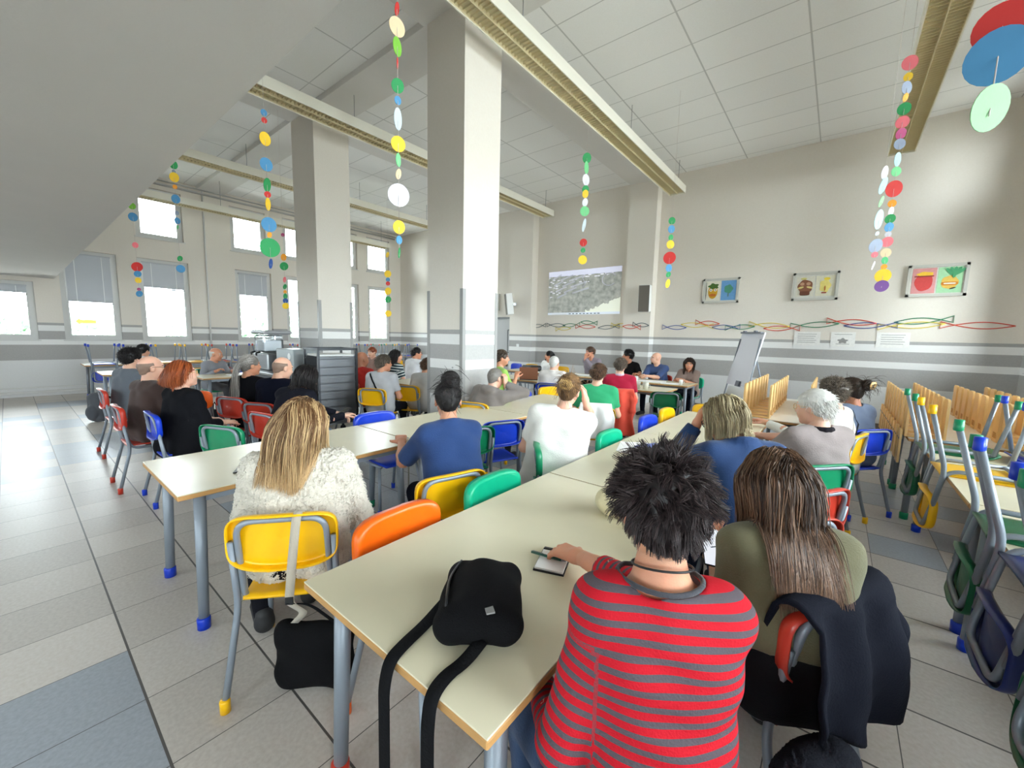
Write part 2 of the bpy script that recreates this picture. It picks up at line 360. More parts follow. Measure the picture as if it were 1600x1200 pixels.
# pilasters, columns, ceiling beams
PX = [(-4.2, -3.53), (-7.84, -7.04)]
for i, (a, b_) in enumerate(PX):
    struct(MB().box(((a+b_)/2, YW-.14, ZC/2), (b_-a, .28, ZC)).obj('trim_pilaster_%d' % (i+1), M_WALL))
    struct(MB().box(((a+b_)/2, (YW-.28+SLAB_Y)/2, ZC-.06), (b_-a, YW-.28-SLAB_Y, .12)).obj('trim_beam_%d' % (i+1), M_PLAIN))
struct(MB().box(((XW+XR)/2, 3.73, ZC-.045), (XR-XW, .6, .09)).obj('trim_cross_beam', M_PLAIN))
for i, (a, b_) in enumerate([(-4.14, -3.5), (-7.84, -7.04)]):
    struct(MB().box(((a+b_)/2, 3.715, (ZC-.12)/2), (b_-a, .62, ZC-.12)).obj('trim_column_%d' % (i+1), M_WALL))
    g = MB()
    for x, y in ((a, 3.405), (b_, 3.405), (b_, 4.025)):
        sx = 1 if x == b_ else -1; sy = -1 if y < 3.7 else 1
        g.box((x+sx*.002-sx*.022, y+sy*.003, 1.05), (.05, .006, 2.1)).box((x+sx*.003, y+sy*.002-sy*.022, 1.05), (.006, .05, 2.1))
    struct(g.obj('trim_corner_guards_%d' % (i+1), mat('guard_metal', (150, 149, 147), .45, metal=.2)))
M_BASE = mat('skirting_tile', (120, 108, 98), .5)
struct(MB().box((-3.0, YW-.006, .06), (10.3, .012, .12)).obj('baseboard_far', M_BASE))
p = MB(); p.tube([(XW+.06, YB+.1, .10), (XW+.06, YW-.1, .10)], .028, 10); p.tube([(XW+.045, YB+.1, .2), (XW+.045, YW-.1, .2)], .012, 8)
for y in (3.55, 6.85): p.tube([(XW+.04, y, .2), (XW+.04, y, ZC-.1)], .022, 8)
struct(p.obj('trim_heating_pipes', M_FRAME))
p = MB(); p.tube([(XW+.05, .9, 5.14), (XW+.05, 9.6, 5.14)], .03, 8).tube([(XW+.12, 2.0, 5.22), (XW+.12, 9.6, 5.2)], .02, 8)
struct(p.obj('trim_ceiling_pipes', mat('pipe_grey', (176, 174, 170), .5)))
# grey door in the far wall, left of the pilaster
b = MB(); b.box((-8.32, YW-.02, 1.05), (.9, .04, 2.1)); dr = struct(b.obj('door_1', mat('door_grey', (186, 186, 186), .45)))
MB().box((-8.32, YW-.05, 2.12), (.98, .06, .05)).box((-7.86, YW-.05, 1.05), (.05, .06, 2.1)).obj('door_frame', mat('door_frame_grey', (120, 122, 124), .5), dr)
MB().tube(fillet([(-8.05, YW-.04, 1.75), (-8.05, YW-.1, 1.75), (-8.05, YW-.1, 1.05), (-8.05, YW-.04, 1.05)], .03), .014).obj('handle', mat('door_frame_grey', (120, 122, 124), .5), dr)

# ---------------------------------------------------------------- outside
struct(MB().box((-32, 4, -.35), (36, 80, .1)).obj('ground_outside_left', mat('pavement', (170, 168, 162), .9, .2, 3)))
struct(MB().box((20, 4, -.35), (34, 80, .1)).obj('ground_outside_right', mat('pavement', (170, 168, 162), .9, .2, 3)))
def leafball(b, c, r, n):
    d = rng.normal(size=(n, 3)); d /= np.linalg.norm(d, axis=1)[:, None]; P = np.array(c)+d*np.array(r)*(.75+.35*rng.random((n, 1)))
    for q in P:
        s = .16+.12*random.random(); u = rng.normal(size=3); u /= np.linalg.norm(u); v = np.cross(u, rng.normal(size=3)); v /= np.linalg.norm(v)
        b.add([q+s*u, q+s*.5*v, q-s*u, q-s*.5*v], [(0, 1, 2, 3)])
M_LEAF = mat('leaves', (120, 150, 120), .8, 0, 1, .3, 2)
for i, (y, hgt, lab) in enumerate([(1.2, 2.2, 'low rounded shrub outside the leftmost window'), (4.2, 3.4, 'leafy green tree outside the third window from the stair side'), (7.0, 3.0, 'leafy tree outside the window beside the tall column'), (10.5, 4.4, 'tall tree outside the far end of the window wall')]):
    t = thing('tree', lab, 'tree', (-23-i*2.2, y*1.9-1, -.3)); f = MB(); leafball(f, (0, 0, hgt*.62), (2.0, 2.2, hgt*.42), 700); f.obj('foliage', M_LEAF, t)
    MB().tube([(0, 0, 0), (.05, 0, hgt*.5)], .12, 8, r2=.07).obj('trunk', mat('bark', (90, 76, 62), .9), t)
for y, lab in ((2.95, 'grey lamp post outside the window with the half blind'), (5.3, 'grey lamp post outside the fourth lower window')):
    tag(MB().tube([(-17.5, y*1.22, -.3), (-17.5, y*1.22, 4.5)], .06, 8).obj('lamp_post', mat('post_grey', (120, 128, 134), .5)), lab, 'post')
t = thing('arrow_sign', 'yellow arrow sign on a post outside the second window', 'sign', (-15.2, 1.05, -.3))
MB().prism([(-.22, 0), (-.14, .09), (-.14, .045), (.26, .045), (.26, -.045), (-.14, -.045), (-.14, -.09)], Matrix.Translation((.03, .28, 1.98)) @ Matrix.Rotation(PI/2, 4, 'Z') @ Matrix.Rotation(PI/2, 4, 'X'), .02).obj('arrow', mat('sign_yellow', (236, 178, 10), .5), t)
MB().tube([(0, .3, 0), (0, .3, 1.98)], .02, 8).obj('post', mat('post_grey', (120, 128, 134), .5), t)
# ---------------------------------------------------------------- furniture builders
CC = {'yellow': (244, 186, 8), 'orange': (248, 104, 10), 'red': (196, 58, 40), 'blue': (18, 58, 190), 'navy': (24, 40, 104), 'green': (12, 132, 88), 'teal': (8, 176, 132), 'darkgreen': (14, 100, 62)}
def plastic(c): return mat('plastic_'+c, CC[c], .32, .02, 300, .04, 10, spec=.5)
M_LAM = mat('cream_laminate', (224, 216, 188), .27, .02, 300, .05, 5)
M_LAMW = mat('white_laminate', (232, 228, 218), .3, .02, 300, .03, 5)
def back_outline(k, n=40):
    t = np.linspace(0, 2*PI, n); c, s = np.cos(t), np.sin(t); e = .45
    return .205*k*np.sign(c)*np.abs(c)**e, .108*k*np.sign(s)*np.abs(s)**e
_chair_mesh = {}
def chair_meshes(col):
    if col in _chair_mesh: return _chair_mesh[col]
    pm = plastic(col); r = .0125; fr = MB()
    fr.tube(fillet([(-.17, .17, .405), (-.17, -.165, .405), (-.168, -.232, .79), (.168, -.232, .79), (.17, -.165, .405), (.17, .17, .405)], .07, 7), r, 10)
    fr.tube([(-.17, .14, .405), (.17, .14, .405)], .010, 8)
    legs = []
    for sx in (-1, 1):
        b = MB().tube(fillet([(sx*.225, -.27, .03), (sx*.195, -.175, .40), (sx*.196, -.215, .70)], .06, 5), r*1.08, 10); legs.append(('rear_leg', b.mesh('rear_leg', M_GREYP), (sx*.225, -.27)))
        b = MB().tube([(sx*.225, .23, .03), (sx*.185, .165, .405)], r*1.08, 10); legs.append(('front_leg', b.mesh('front_leg', M_GREYP), (sx*.225, .23)))
    caps = [MB().lathe([(.019, 0), (.0195, .05), (.017, .055)], (x, y, .0), 14).mesh('foot_cap', pm) for _, _, (x, y) in legs]
    u = np.linspace(-1, 1, 13); v = np.linspace(0, 1, 11); S = np.zeros((13, 11, 3))
    for i, a in enumerate(u):
        for j, q in enumerate(v):
            w_ = (.195 if q < .75 else .195-.05*((q-.75)/.25)**2)*(1-.12*(1-q))
            S[i, j] = (a*w_, -.19+q*.40, .432-.012*math.cos(a*PI/2)*math.sin(q*PI)-(.03*((q-.8)/.2)**2 if q > .8 else 0)+.004*abs(a)**3)
    seat = MB().sheet(S, .012).mesh('seat', pm)
    ks = [0.0, .3, .6, .85, .97, 1.0, 1.02, 1.02]; R = []
    for k_, dy in zip(ks, [0, 0, 0, 0, .003, -.004, -.02, -.04]):
        x, z = back_outline(k_); zz = z-.012*(1-(x/.21)**2)*(z < 0)
        R.append(np.stack([x, -.212-.035*(z+.1)+.03*(x/.2)**2+dy, .70+zz], 1))
    back = MB().sheet(np.array(R), .006, True).mesh('backrest', pm)
    _chair_mesh[col] = (fr.mesh('frame', M_GREYP), legs, caps, seat, back); return _chair_mesh[col]
def chair(col, x, y, rz, label, group='coloured canteen chairs', caps=None, flip=None, name='chair'):
    """flip: height of the table top the chair lies upside down on"""
    fr, legs, cp, seat, back = chair_meshes(col); cpm = chair_meshes(caps)[2] if caps else cp
    t = thing(name, label, 'chair', (x, y, 0), rz, group)
    if flip is not None: t.location.z = flip+.442; t.rotation_euler = (PI, 0, rz+PI)
    link('seat', seat, t); link('backrest', back, t); link('frame', fr, t)
    for (nm, m, _), c in zip(legs, cpm): l = link(nm, m, t); link('foot_cap', c, l)
    return t
_tab = {}
def table(x0, x1, y0, y1, label, caps='blue', top=.75, lam=None, group='canteen tables', legs=True, name='table'):
    cx, cy = (x0+x1)/2, (y0+y1)/2; w_, d_ = x1-x0-.006, y1-y0-.012
    t = thing(name, label, 'table', (cx, cy, 0), 0, group)
    MB().box((0, 0, top-.0025), (w_, d_, .005), bev=.001).obj('laminate', lam or M_LAM, t)
    MB().box((0, 0, top-.017), (w_+.002, d_+.002, .024), bev=.004).obj('board_edge', M_WOODEDGE, t)
    ix, iy = w_/2-.06, d_/2-.10; f = MB()
    for s in (-1, 1): f.box((s*ix, 0, top-.05), (.03, 2*iy, .04)).box((0, s*iy, top-.05), (2*ix, .03, .04))
    f.obj('underframe', M_GREYP, t)
    for sx in (-1, 1):
        for sy in (-1, 1):
            l = MB().tube([(sx*ix, sy*iy, top-.03), (sx*(ix+.012), sy*(iy+.02), .05)], .028, 14, r2=.024).obj('leg', M_GREYP, t)
            MB().lathe([(.03, 0), (.031, .055), (.027, .06)], (sx*(ix+.013), sy*(iy+.022), 0), 16).obj('foot_cap', plastic(caps), l)
    return t
# ------------------------------------------------ tables
G = 'cream canteen tables in two long rows'
LX0, LX1, RX0, RX1 = -3.2, -2.4, -1.275, -.47
table(LX0, LX1, .445, 1.86, 'near table with a free end, beside the white fluffy sweater', 'blue', group=G)
table(LX0, LX1, 1.86, 3.30, 'middle table of the row, in front of the woman in the blue denim shirt', 'green', group=G)
table(LX0, LX1, 3.30, 4.72, 'far table of the row, where the man in the grey hoodie leans his elbow', 'blue', group=G)
table(RX0, RX1, .532, 1.965, 'nearest cream table with the black shoulder bag lying on it', 'red', group=G)
table(RX0, RX1, 1.965, 3.40, 'second cream table, beyond the notebook and beside the denim jacket woman', 'green', group=G)
table(RX0, RX1, 3.40, 4.82, 'empty far table of the nearer row, in front of the flip chart', 'yellow', group=G)
G = 'tables of the speakers'
table(-3.42, -2.0, 7.45, 8.15, 'speakers\' table at the flip chart end, in front of the woman in the taupe shirt', 'green', group=G)
table(-4.84, -3.42, 7.45, 8.15, 'middle table of the speakers\' row, papers lying on it', 'green', group=G)
table(-6.26, -4.84, 7.45, 8.15, 'speakers\' table that carries the black projector', 'blue', group=G)
table(-3.4, -2.02, 6.25, 6.95, 'small table with cups and a white coil just before the speakers\' row', 'green', group=G)
table(-5.4, -4.12, 5.95, 6.6, 'table with the brown laptop on it', 'blue', group=G)
G = 'tables along the windows'
table(-8.8, -8.05, 1.95, 3.37, 'table of the old white-haired man by the windows', 'green', group=G)
table(-10.4, -9.6, .95, 2.2, 'white table end beside the dark backpack', 'green', group=G, lam=M_LAMW)
for i, y in enumerate((.95, 2.4, 3.85, 5.3, 6.75, 8.2)):
    table(-12.95, -12.15, y, y+1.42, ['table under the windows nearest the stair side, carrying upturned chairs', 'second table under the windows, upturned chairs on it', 'third table under the windows, upturned chairs on it', 'fourth table under the windows, behind the drinks counter', 'fifth table under the windows, behind the tall column', 'last table under the windows, in the far corner'][i], 'blue', group=G, lam=M_LAMW)
table(-6.0, -5.2, 3.95, 5.35, 'table in front of the man in the red shirt', 'green', group=G)
G = 'tables with stacked chairs along the right side'
table(.6, 1.4, 1.5, 3.05, 'cream table carrying the upturned blue and green chairs', 'blue', group=G)
table(.6, 1.4, 3.05, 4.75, 'cream table carrying the upturned yellow chair', 'blue', group=G)
table(.55, 1.35, 4.86, 6.0, 'near table full of small wooden chairs, on the window side', 'green', lam=M_LAMW, group=G)
table(.55, 1.35, 6.0, 7.15, 'far table full of small wooden chairs, on the window side', 'green', lam=M_LAMW, group=G)
table(-.74, .06, 4.9, 5.95, 'white table with small wooden chairs just behind the white-haired man', 'orange', lam=M_LAMW, group=G)
table(-.74, .06, 5.95, 7.0, 'white table with small wooden chairs next to the flip chart', 'orange', lam=M_LAMW, group=G)
# ------------------------------------------------ standing chairs without a sitter
D = math.radians
def chair_at(col, px, py, z, rz, label, **k):
    p = onz(px, py, z); x = p[0]-.215*math.sin(rz); y = p[1]+.215*math.cos(rz); return chair(col, x, y, rz, label, **k)
chair('orange', -1.165, .98, D(-90), 'empty orange chair pushed in at the nearest table')
chair('teal', -1.155, 1.57, D(-90), 'empty sea-green chair pushed in at the nearest table beyond the orange one')
chair_at('green', 737, 680, .74, D(68), 'empty green chair beside the woman in the blue denim shirt')
chair_at('blue', 787, 672, .72, D(68), 'empty blue chair turned to the middle table, seat in full view')
chair('teal', -1.16, 2.98, D(-90), 'empty sea-green chair at the elbow of the woman in the white T-shirt')
chair('blue', -1.17, 3.86, D(-90), 'empty blue chair pushed in at the far table of the nearer row')
chair('yellow', -1.17, 4.42, D(-90), 'empty bright yellow chair pushed in at the far table of the nearer row')
chair_at('darkgreen', 1040, 620, .74, D(22), 'empty dark green chair in front of the woman in the taupe shirt')
chair('blue', -3.12, 2.1, D(-92), 'empty blue chair on the far side of the middle table, only its back showing')
chair('blue', -3.1, 4.35, D(-90), 'empty blue chair on the far side of the hoodie man\'s table')
chair('yellow', -3.12, 5.0, D(-100), 'yellow chair behind the lime green shirt')
chair_at('yellow', 878, 577, .74, D(180), 'empty yellow chair behind the speakers\' table between the two men')
chair('yellow', -6.5, 8.75, D(180), 'small yellow chair behind the projector')
chair('blue', -6.95, 8.6, D(170), 'blue chair beside the yellow one behind the projector')
chair_at('yellow', 1112, 642, .74, D(200), 'yellow chair between the flip chart and the end of the cream table')
chair('orange', -5.7, 1.35, D(-80), 'orange chair showing between the brown T-shirt man and the red-haired woman')
chair('yellow', -8.4, 1.75, D(20), 'yellow chair at the old man\'s table')
chair_at('red', 1282, 786, .74, D(58), 'empty red chair behind the denim jacket woman')
# upturned metal chairs on the right-hand table: seats on the top, backs hanging down over its edge
UG = 'upturned metal chairs on the side tables'
def flipped(col, x, y, rz, label, caps=None, z=.75): return chair(col, x, y, rz, label, UG, caps, z)
flipped('darkgreen', .76, 4.48, D(-90), 'upturned green chair nearest the wooden chairs', 'green')
flipped('yellow', .76, 3.76, D(-90), 'upturned yellow chair hanging over the table edge')
flipped('darkgreen', .76, 2.68, D(-93), 'upturned green chair between the yellow and the blue one', 'green')
flipped('navy', .75, 2.19, D(-90), 'nearest upturned dark blue chair with a bright blue foot cap', 'blue')
flipped('darkgreen', .76, 1.66, D(-86), 'upturned green chair cut off by the picture edge', 'green')
flipped('blue', 1.24, 4.42, D(90), 'upturned blue chair on the window side of the yellow one', 'blue')
flipped('darkgreen', 1.26, 3.0, D(90), 'upturned green chair on the window side, beyond the dark blue one', 'green')
# upturned chairs under the windows
uc = ['blue', 'blue', 'yellow', 'yellow', 'red', 'blue', 'red', 'red', 'blue', 'blue', 'yellow', 'blue', 'red', 'green', 'yellow', 'blue']
ordw = ['first', 'second', 'third', 'fourth', 'fifth', 'sixth', 'seventh', 'eighth', 'ninth', 'tenth', 'eleventh', 'twelfth', 'thirteenth', 'fourteenth', 'fifteenth', 'sixteenth']
for i, c in enumerate(uc):
    flipped(c, -12.32, 1.25+.53*i, D(90), '%s upturned chair under the windows, %s of the row from the stair side' % (c, ordw[i]))
# ------------------------------------------------ small wooden chairs, upside down on tables
M_PLY = mat('birch_plywood', (216, 176, 116), .45, .06, 90, .14, 7); M_PLY2 = mat('plywood_edge', (238, 200, 138), .5, .05, 90, .08, 12)
def ply_panel(w_, h_, th, notch=True):
    """rounded plywood panel in the yz plane, foot at z=0"""
    pts = []
    for cx, cz, a0 in ((w_/2-.03, h_-.03, 0), (-w_/2+.03, h_-.03, 90)):
        for k in range(5): a = math.radians(a0+22.5*k); pts.append((cx+.03*math.cos(a), cz+.03*math.sin(a)))
    return pts+[(-w_/2, 0), (w_/2, 0)]
YZ = Matrix(((0, 0, 1, 0), (1, 0, 0, 0), (0, 1, 0, 0), (0, 0, 0, 1)))
wc = thing('wooden_chair', '', 'chair', (0, 0, 0), 0)
for sx, nm in ((-1, 'rear_leg_panel'), (1, 'front_leg_panel')):
    MB().prism(ply_panel(.150, .35, .018), Matrix.Translation((sx*.118-.009, 0, .004)) @ YZ, .018).obj(nm, M_PLY, wc)
s_ = MB().box((0, 0, .012), (.218, .150, .018), bev=.004)
for q in (-.03, 0, .03): s_.mat(1).box((.128, q, .06), (.003, .008, .05))
s_.obj('seat', [M_PLY, mat('slot_shadow', (176, 128, 74), .8)], wc)
bk = MB().prism(ply_panel(.145, .30, .016), Matrix.Translation((-.155, 0, -.24)) @ YZ, .016).obj('backrest', M_PLY2, wc)
MB().tube([(-.16, .05, -.02), (-.125, .05, -.02)], .009, 8).tube([(-.16, -.05, -.02), (-.125, -.05, -.02)], .009, 8).obj('bolt', M_STEEL, bk)
def wood_row(x, y0, n, dy, rz, fmt, grp, first=None):
    for i in range(n):
        lab = fmt % ordw[i]; loc = (x, y0+i*dy, .75)
        if first is not None: r = first; r.location = loc; r.rotation_euler = (0, 0, rz); r['label'] = lab; r['group'] = grp; first = None
        else: dup(wc, loc, rz, lab, grp)
WG = 'small wooden chairs upside down on the tables'
wood_row(.655, 4.98, 9, .235, 0, '%s upturned wooden chair from the near end, aisle edge beyond the metal chairs', WG, wc)
wood_row(1.235, 4.98, 9, .235, PI, '%s upturned wooden chair from the near end, window edge beyond the metal chairs', WG)
wood_row(-.62, 5.02, 8, .24, 0, '%s upturned wooden chair from the near end, edge towards the flip chart', WG)
wood_row(-.06, 5.5, 6, .24, PI, '%s upturned wooden chair from the near end, edge behind the white-haired man', WG)

# ---------------------------------------------------------------- light fixtures
M_LIT = mat('fixture_white', (232, 228, 214), .5); M_LOU = mat('louvre_beige', (224, 212, 176), .5)
FIX = [(-3.05, .9, 9.46, 4.75, 'long louvred ceiling light running past the big column to the far wall'), (-6.33, .9, 9.3, 4.75, 'long louvred ceiling light behind the big column, second from the picture wall'), (-9.87, .9, 8.3, 4.75, 'long louvred ceiling light behind the smaller column'), (.53, .9, 9.6, 4.75, 'louvred ceiling light above the wooden chairs'), (-12.5, 1.2, 8.5, 4.5, 'ceiling light next to the upper windows')]
for x, y0, y1, z, lab in FIX:
    t = thing('ceiling_light', lab, 'ceiling light', (x, (y0+y1)/2, z), 0, 'long louvred ceiling lights'); L_ = y1-y0
    b = MB()
    for s in (-1, 1): b.box((s*.168, 0, .05), (.012, L_, .15))
    b.box((0, 0, .12), (.33, L_, .012)); b.box((0, L_/2, .05), (.34, .012, .15)).box((0, -L_/2, .05), (.34, .012, .15)); b.obj('housing', M_LIT, t)
    lo = MB(); n = int(L_/.055)
    for i in range(n):
        y = -L_/2+(i+.5)*L_/n
        for s in (-1, 1): lo.box((s*.082, y, .012), (.15, .006, .022))
    lo.box((0, 0, .01), (.008, L_, .05)).box((-.16, 0, .01), (.006, L_, .045)).box((.16, 0, .01), (.006, L_, .045)); lo.box((0, 0, .036), (.32, L_, .004)); lo.obj('louvre', M_LOU, t)
    for y in (-L_/2+.3, -L_*.17, L_*.17, L_/2-.3):
        MB().tube([(.1, y, .12), (.1, y, ZC-z)], .005, 6).obj('rod', M_STEEL, t)
tag(MB().lathe([(.05, 0), (.055, .03), (.03, .05)], (-3.5, 7.1, ZC-.05), 14).obj('smoke_detector', M_BLACK), 'small dark detector on the ceiling above the colourful dot garland', 'detector')

# ---------------------------------------------------------------- far wall: screen image, pictures, speakers, fish, notices
def screen_mat():
    m = bpy.data.materials.new('projected_aerial_map'); m.use_nodes = True; N, L = nodes(m); b = N['Principled BSDF']
    tc = N.new('ShaderNodeTexCoord'); mp = N.new('ShaderNodeMapping'); L.new(tc.outputs['Generated'], mp.inputs[0]); mp.inputs['Scale'].default_value = (1.9, 1, 1)
    sp = N.new('ShaderNodeSeparateXYZ'); L.new(tc.outputs['Generated'], sp.inputs[0])
    def math_(op, a, bb):
        n = N.new('ShaderNodeMath'); n.operation = op
        for i, v in enumerate((a, bb)):
            if isinstance(v, (int, float)): n.inputs[i].default_value = v
            else: L.new(v, n.inputs[i])
        return n.outputs[0]
    n1 = N.new('ShaderNodeTexNoise'); n1.inputs['Scale'].default_value = 9; n1.inputs['Detail'].default_value = 6; L.new(mp.outputs[0], n1.inputs['Vector'])
    r1 = N.new('ShaderNodeValToRGB'); L.new(n1.outputs['Fac'], r1.inputs[0]); e = r1.color_ramp.elements; e[0].position = .3; e[0].color = (*lin((122, 126, 120)), 1); e[1].position = .72; e[1].color = (*lin((176, 178, 172)), 1)
    # rows of pale roofs in the upper left, a pale field lower right
    mr = N.new('ShaderNodeMapping'); mr.inputs['Rotation'].default_value = (0, -.5, 0); mr.inputs['Scale'].default_value = (1.2, 1, 3.4); L.new(mp.outputs[0], mr.inputs[0])
    vo = N.new('ShaderNodeTexVoronoi'); vo.inputs['Scale'].default_value = 6; L.new(mr.outputs[0], vo.inputs['Vector'])
    roof = math_('MULTIPLY', math_('LESS_THAN', vo.outputs['Distance'], .33), math_('GREATER_THAN', math_('SUBTRACT', sp.outputs[2], math_('MULTIPLY', sp.outputs[0], .55)), .38))
    field = math_('LESS_THAN', math_('ADD', math_('SUBTRACT', sp.outputs[2], math_('MULTIPLY', sp.outputs[0], .62)), math_('MULTIPLY', n1.outputs['Fac'], .30)), -.12)
    def mix(f, a, c):
        x = N.new('ShaderNodeMix'); x.data_type = 'RGBA'; L.new(f, x.inputs['Factor']); L.new(a, x.inputs['A']); x.inputs['B'].default_value = (*lin(c), 1); return x.outputs['Result']
    c = mix(roof, r1.outputs[0], (224, 224, 232)); c = mix(field, c, (222, 226, 212)); c = mix(math_('GREATER_THAN', sp.outputs[2], .885), c, (216, 218, 240)); c = mix(math_('LESS_THAN', sp.outputs[2], .05), c, (208, 216, 226))
    L.new(c, b.inputs['Base Color']); L.new(c, b.inputs['Emission Color']); b.inputs['Emission Strength'].default_value = .30; b.inputs['Roughness'].default_value = .8
    return m
s = MB().box((-5.53, YW-.0075, 2.79), (2.2, .012, 1.2)).obj('projected_image', screen_mat()); tag(s, 'projected aerial map in a pale rectangle on the wall behind the speakers', 'projection')
b = MB().box((-6.25, YW-.0155, 2.215), (.5, .004, .04)); b.obj('search_bar', mat('screen_white', (240, 244, 250), .6), s)
b = MB()
for i in range(9): b.box((-5.9+i*.11, YW-.014, 2.215), (.06, .004, .025))
b.obj('taskbar_icons', mat('screen_grey', (120, 130, 140), .6), s)
b = MB()
for i in range(10): b.prism([(0, 0), (.30+.1*(i % 3), .12), (.29+.1*(i % 3), .165), (-.01, .045)], Matrix.Translation((-6.5+.27*(i % 3)+.06*(i//3), YW-.013, 3.15-.17*(i//3)-.03*(i % 3))) @ Matrix.Rotation(PI/2, 4, 'X'), .002)
b.obj('map_roofs', mat('roof_pale', (226, 226, 236), .7), s)
MB().tube([(-4.75+.2*math.cos(a), YW-.029, 3.08+.16*math.sin(a)) for a in np.linspace(.5, 5.5, 18)], .014, 6).obj('map_ring_road', mat('roof_pale', (226, 226, 236), .7), s); b = MB().tube([(-5.55, YW-.027, 3.2), (-5.45, YW-.027, 3.0), (-5.52, YW-.027, 2.92)], .012, 6); b.obj('map_road', mat('roof_pale', (226, 226, 236), .7), s)
M_FR = mat('picture_frame_grey', (196, 194, 186), .5)
def fpoly(b, x, z, w_, h_, y, n=22, p=2.0, rot=0, wob=0):
    pts = []
    for k in range(n):
        a = 2*PI*k/n; c, s_ = math.cos(a), math.sin(a); r_ = 1+wob*math.sin(5*a+x*9)
        u, v = w_*r_*math.copysign(abs(c)**(2/p), c), h_*r_*math.copysign(abs(s_)**(2/p), s_)
        pts.append((u*math.cos(rot)-v*math.sin(rot), u*math.sin(rot)+v*math.cos(rot)))
    b.prism(pts, Matrix.Translation((x, y, z)) @ Matrix.Rotation(PI/2, 4, 'X'), .0015)
pic = [(-2.11, 'framed pair of drawings, a yellow-green face beside a blue sheet with a green tree'), (-.45, 'framed pair of drawings, a brown face beside a yellow face'), (1.19, 'framed pair of drawings, a red pot-like face beside a pineapple face on green')]
paint = lambda n, c: mat('paint_'+n, c, .8, .1, 60, .12, 30)
for i, (x, lab) in enumerate(pic):
    t = thing('picture', lab, 'picture', (x, YW, 2.65), 0, 'framed pairs of children\'s drawings')
    b = MB(); W, Hh = .72, .53
    for sx in (-1, 1): b.box((sx*(W/2-.02), -.02, 0), (.04, .04, Hh)).box((0, -.02, sx*(Hh/2-.02)), (W, .04, .04))
    b.obj('frame', M_FR, t); MB().box((0, -.012, 0), (W-.06, .016, Hh-.06)).obj('mount', paint('mount', (214, 213, 206)), t)
    y = -.022
    for sx in (-1, 1):
        bgc = [[(226, 222, 206), (106, 158, 208)], [(220, 216, 202), (226, 222, 200)], [(214, 150, 150), (168, 214, 170)]][i][sx > 0]
        d = MB().box((sx*.155, -.021, 0), (.29, .003, .42 if i != 1 else .38)).obj('drawing', paint('%d%d%d' % bgc, bgc), t)
        f = MB(); ms = []
        def lay(c, *a, **k):
            ms.append(paint('%d%d%d' % c, c)); f.mat(len(ms)-1); fpoly(f, sx*.155+a[0], a[1], a[2], a[3], -.0225-.0016*len(ms), **k)
        if (i, sx) == (0, -1):
            lay((206, 160, 40), 0, -.02, .095, .15); lay((70, 104, 40), .01, .10, .10, .06, wob=.2); lay((240, 238, 226), -.04, .02, .03, .03); lay((240, 238, 226), .05, .02, .03, .03); lay((30, 30, 30), -.04, .02, .012, .012); lay((30, 30, 30), .05, .02, .012, .012); lay((196, 110, 40), 0, -.09, .07, .03, wob=.15); lay((40, 40, 30), -.135, 0, .006, .2)
        elif (i, sx) == (0, 1): lay((74, 140, 116), 0, .03, .085, .09, wob=.08); lay((90, 120, 110), 0, -.09, .012, .05)
        elif (i, sx) == (1, -1):
            lay((140, 92, 66), 0, 0, .12, .13, wob=.06); lay((206, 196, 120), -.03, .15, .05, .02); lay((196, 150, 120), -.05, .05, .035, .03); lay((196, 150, 120), .05, .05, .035, .03); lay((220, 200, 130), -.07, -.02, .05, .018, rot=.3); lay((220, 200, 130), .07, -.02, .05, .018, rot=-.3); lay((110, 66, 46), 0, -.13, .08, .04, p=5)
        elif (i, sx) == (1, 1):
            lay((236, 220, 130), 0, 0, .085, .12, wob=.12); lay((240, 214, 70), .02, .13, .05, .025); lay((190, 120, 60), 0, -.05, .012, .05); lay((150, 60, 50), -.01, -.13, .04, .012, p=5)
        elif (i, sx) == (2, -1):
            lay((206, 72, 70), 0, -.02, .11, .15, wob=.03); lay((236, 190, 60), .01, .11, .10, .04, wob=.1); lay((150, 60, 50), 0, .075, .12, .012, p=5)
        else:
            lay((224, 186, 90), 0, -.04, .10, .11, wob=.05); lay((216, 140, 50), 0, -.06, .10, .03, p=4)
            for a in (-.7, -.3, .1, .5, .9): lay((76, 160, 110), .06*a+.04, .12, .025, .09, rot=-a)
            lay((230, 220, 200), .0, -.06, .07, .012, p=5); lay((60, 50, 40), .04, -.14, .04, .01, rot=.3)
        f.obj('face_painting', ms, d)
def speaker(x, z, yaw, tilt, lab):
    t = thing('wall_speaker', lab, 'speaker', (x, YW-.46, z), yaw, 'loudspeakers on the pilasters')
    b = MB(); T = Matrix.Rotation(tilt, 4, 'X'); b.box((0, 0, 0), (.26, .2, .62), bev=.02, T=T); b.obj('cabinet', M_WHITE, t)
    MB().box(tuple(T @ Vector((0, -.105, 0))), (.24, .012, .6), T=T).obj('grille', mat('grille_grey', (104, 98, 90), .7, .3, 300), t)
    MB().box((0, .13, 0), (.06, .14, .08)).obj('bracket', M_STEEL, t)
speaker(-3.62, 2.5, D(8), .06, 'white loudspeaker with grey grille beside the projected map, towards the pictures')
speaker(-7.72, 2.5, D(-42), .12, 'tilted loudspeaker with grey grille above the grey door')
FC = {'red': (214, 78, 56), 'blue': (66, 88, 160), 'green': (52, 132, 92), 'yellow': (226, 204, 84), 'dark': (84, 96, 100), 'orange': (226, 120, 60)}
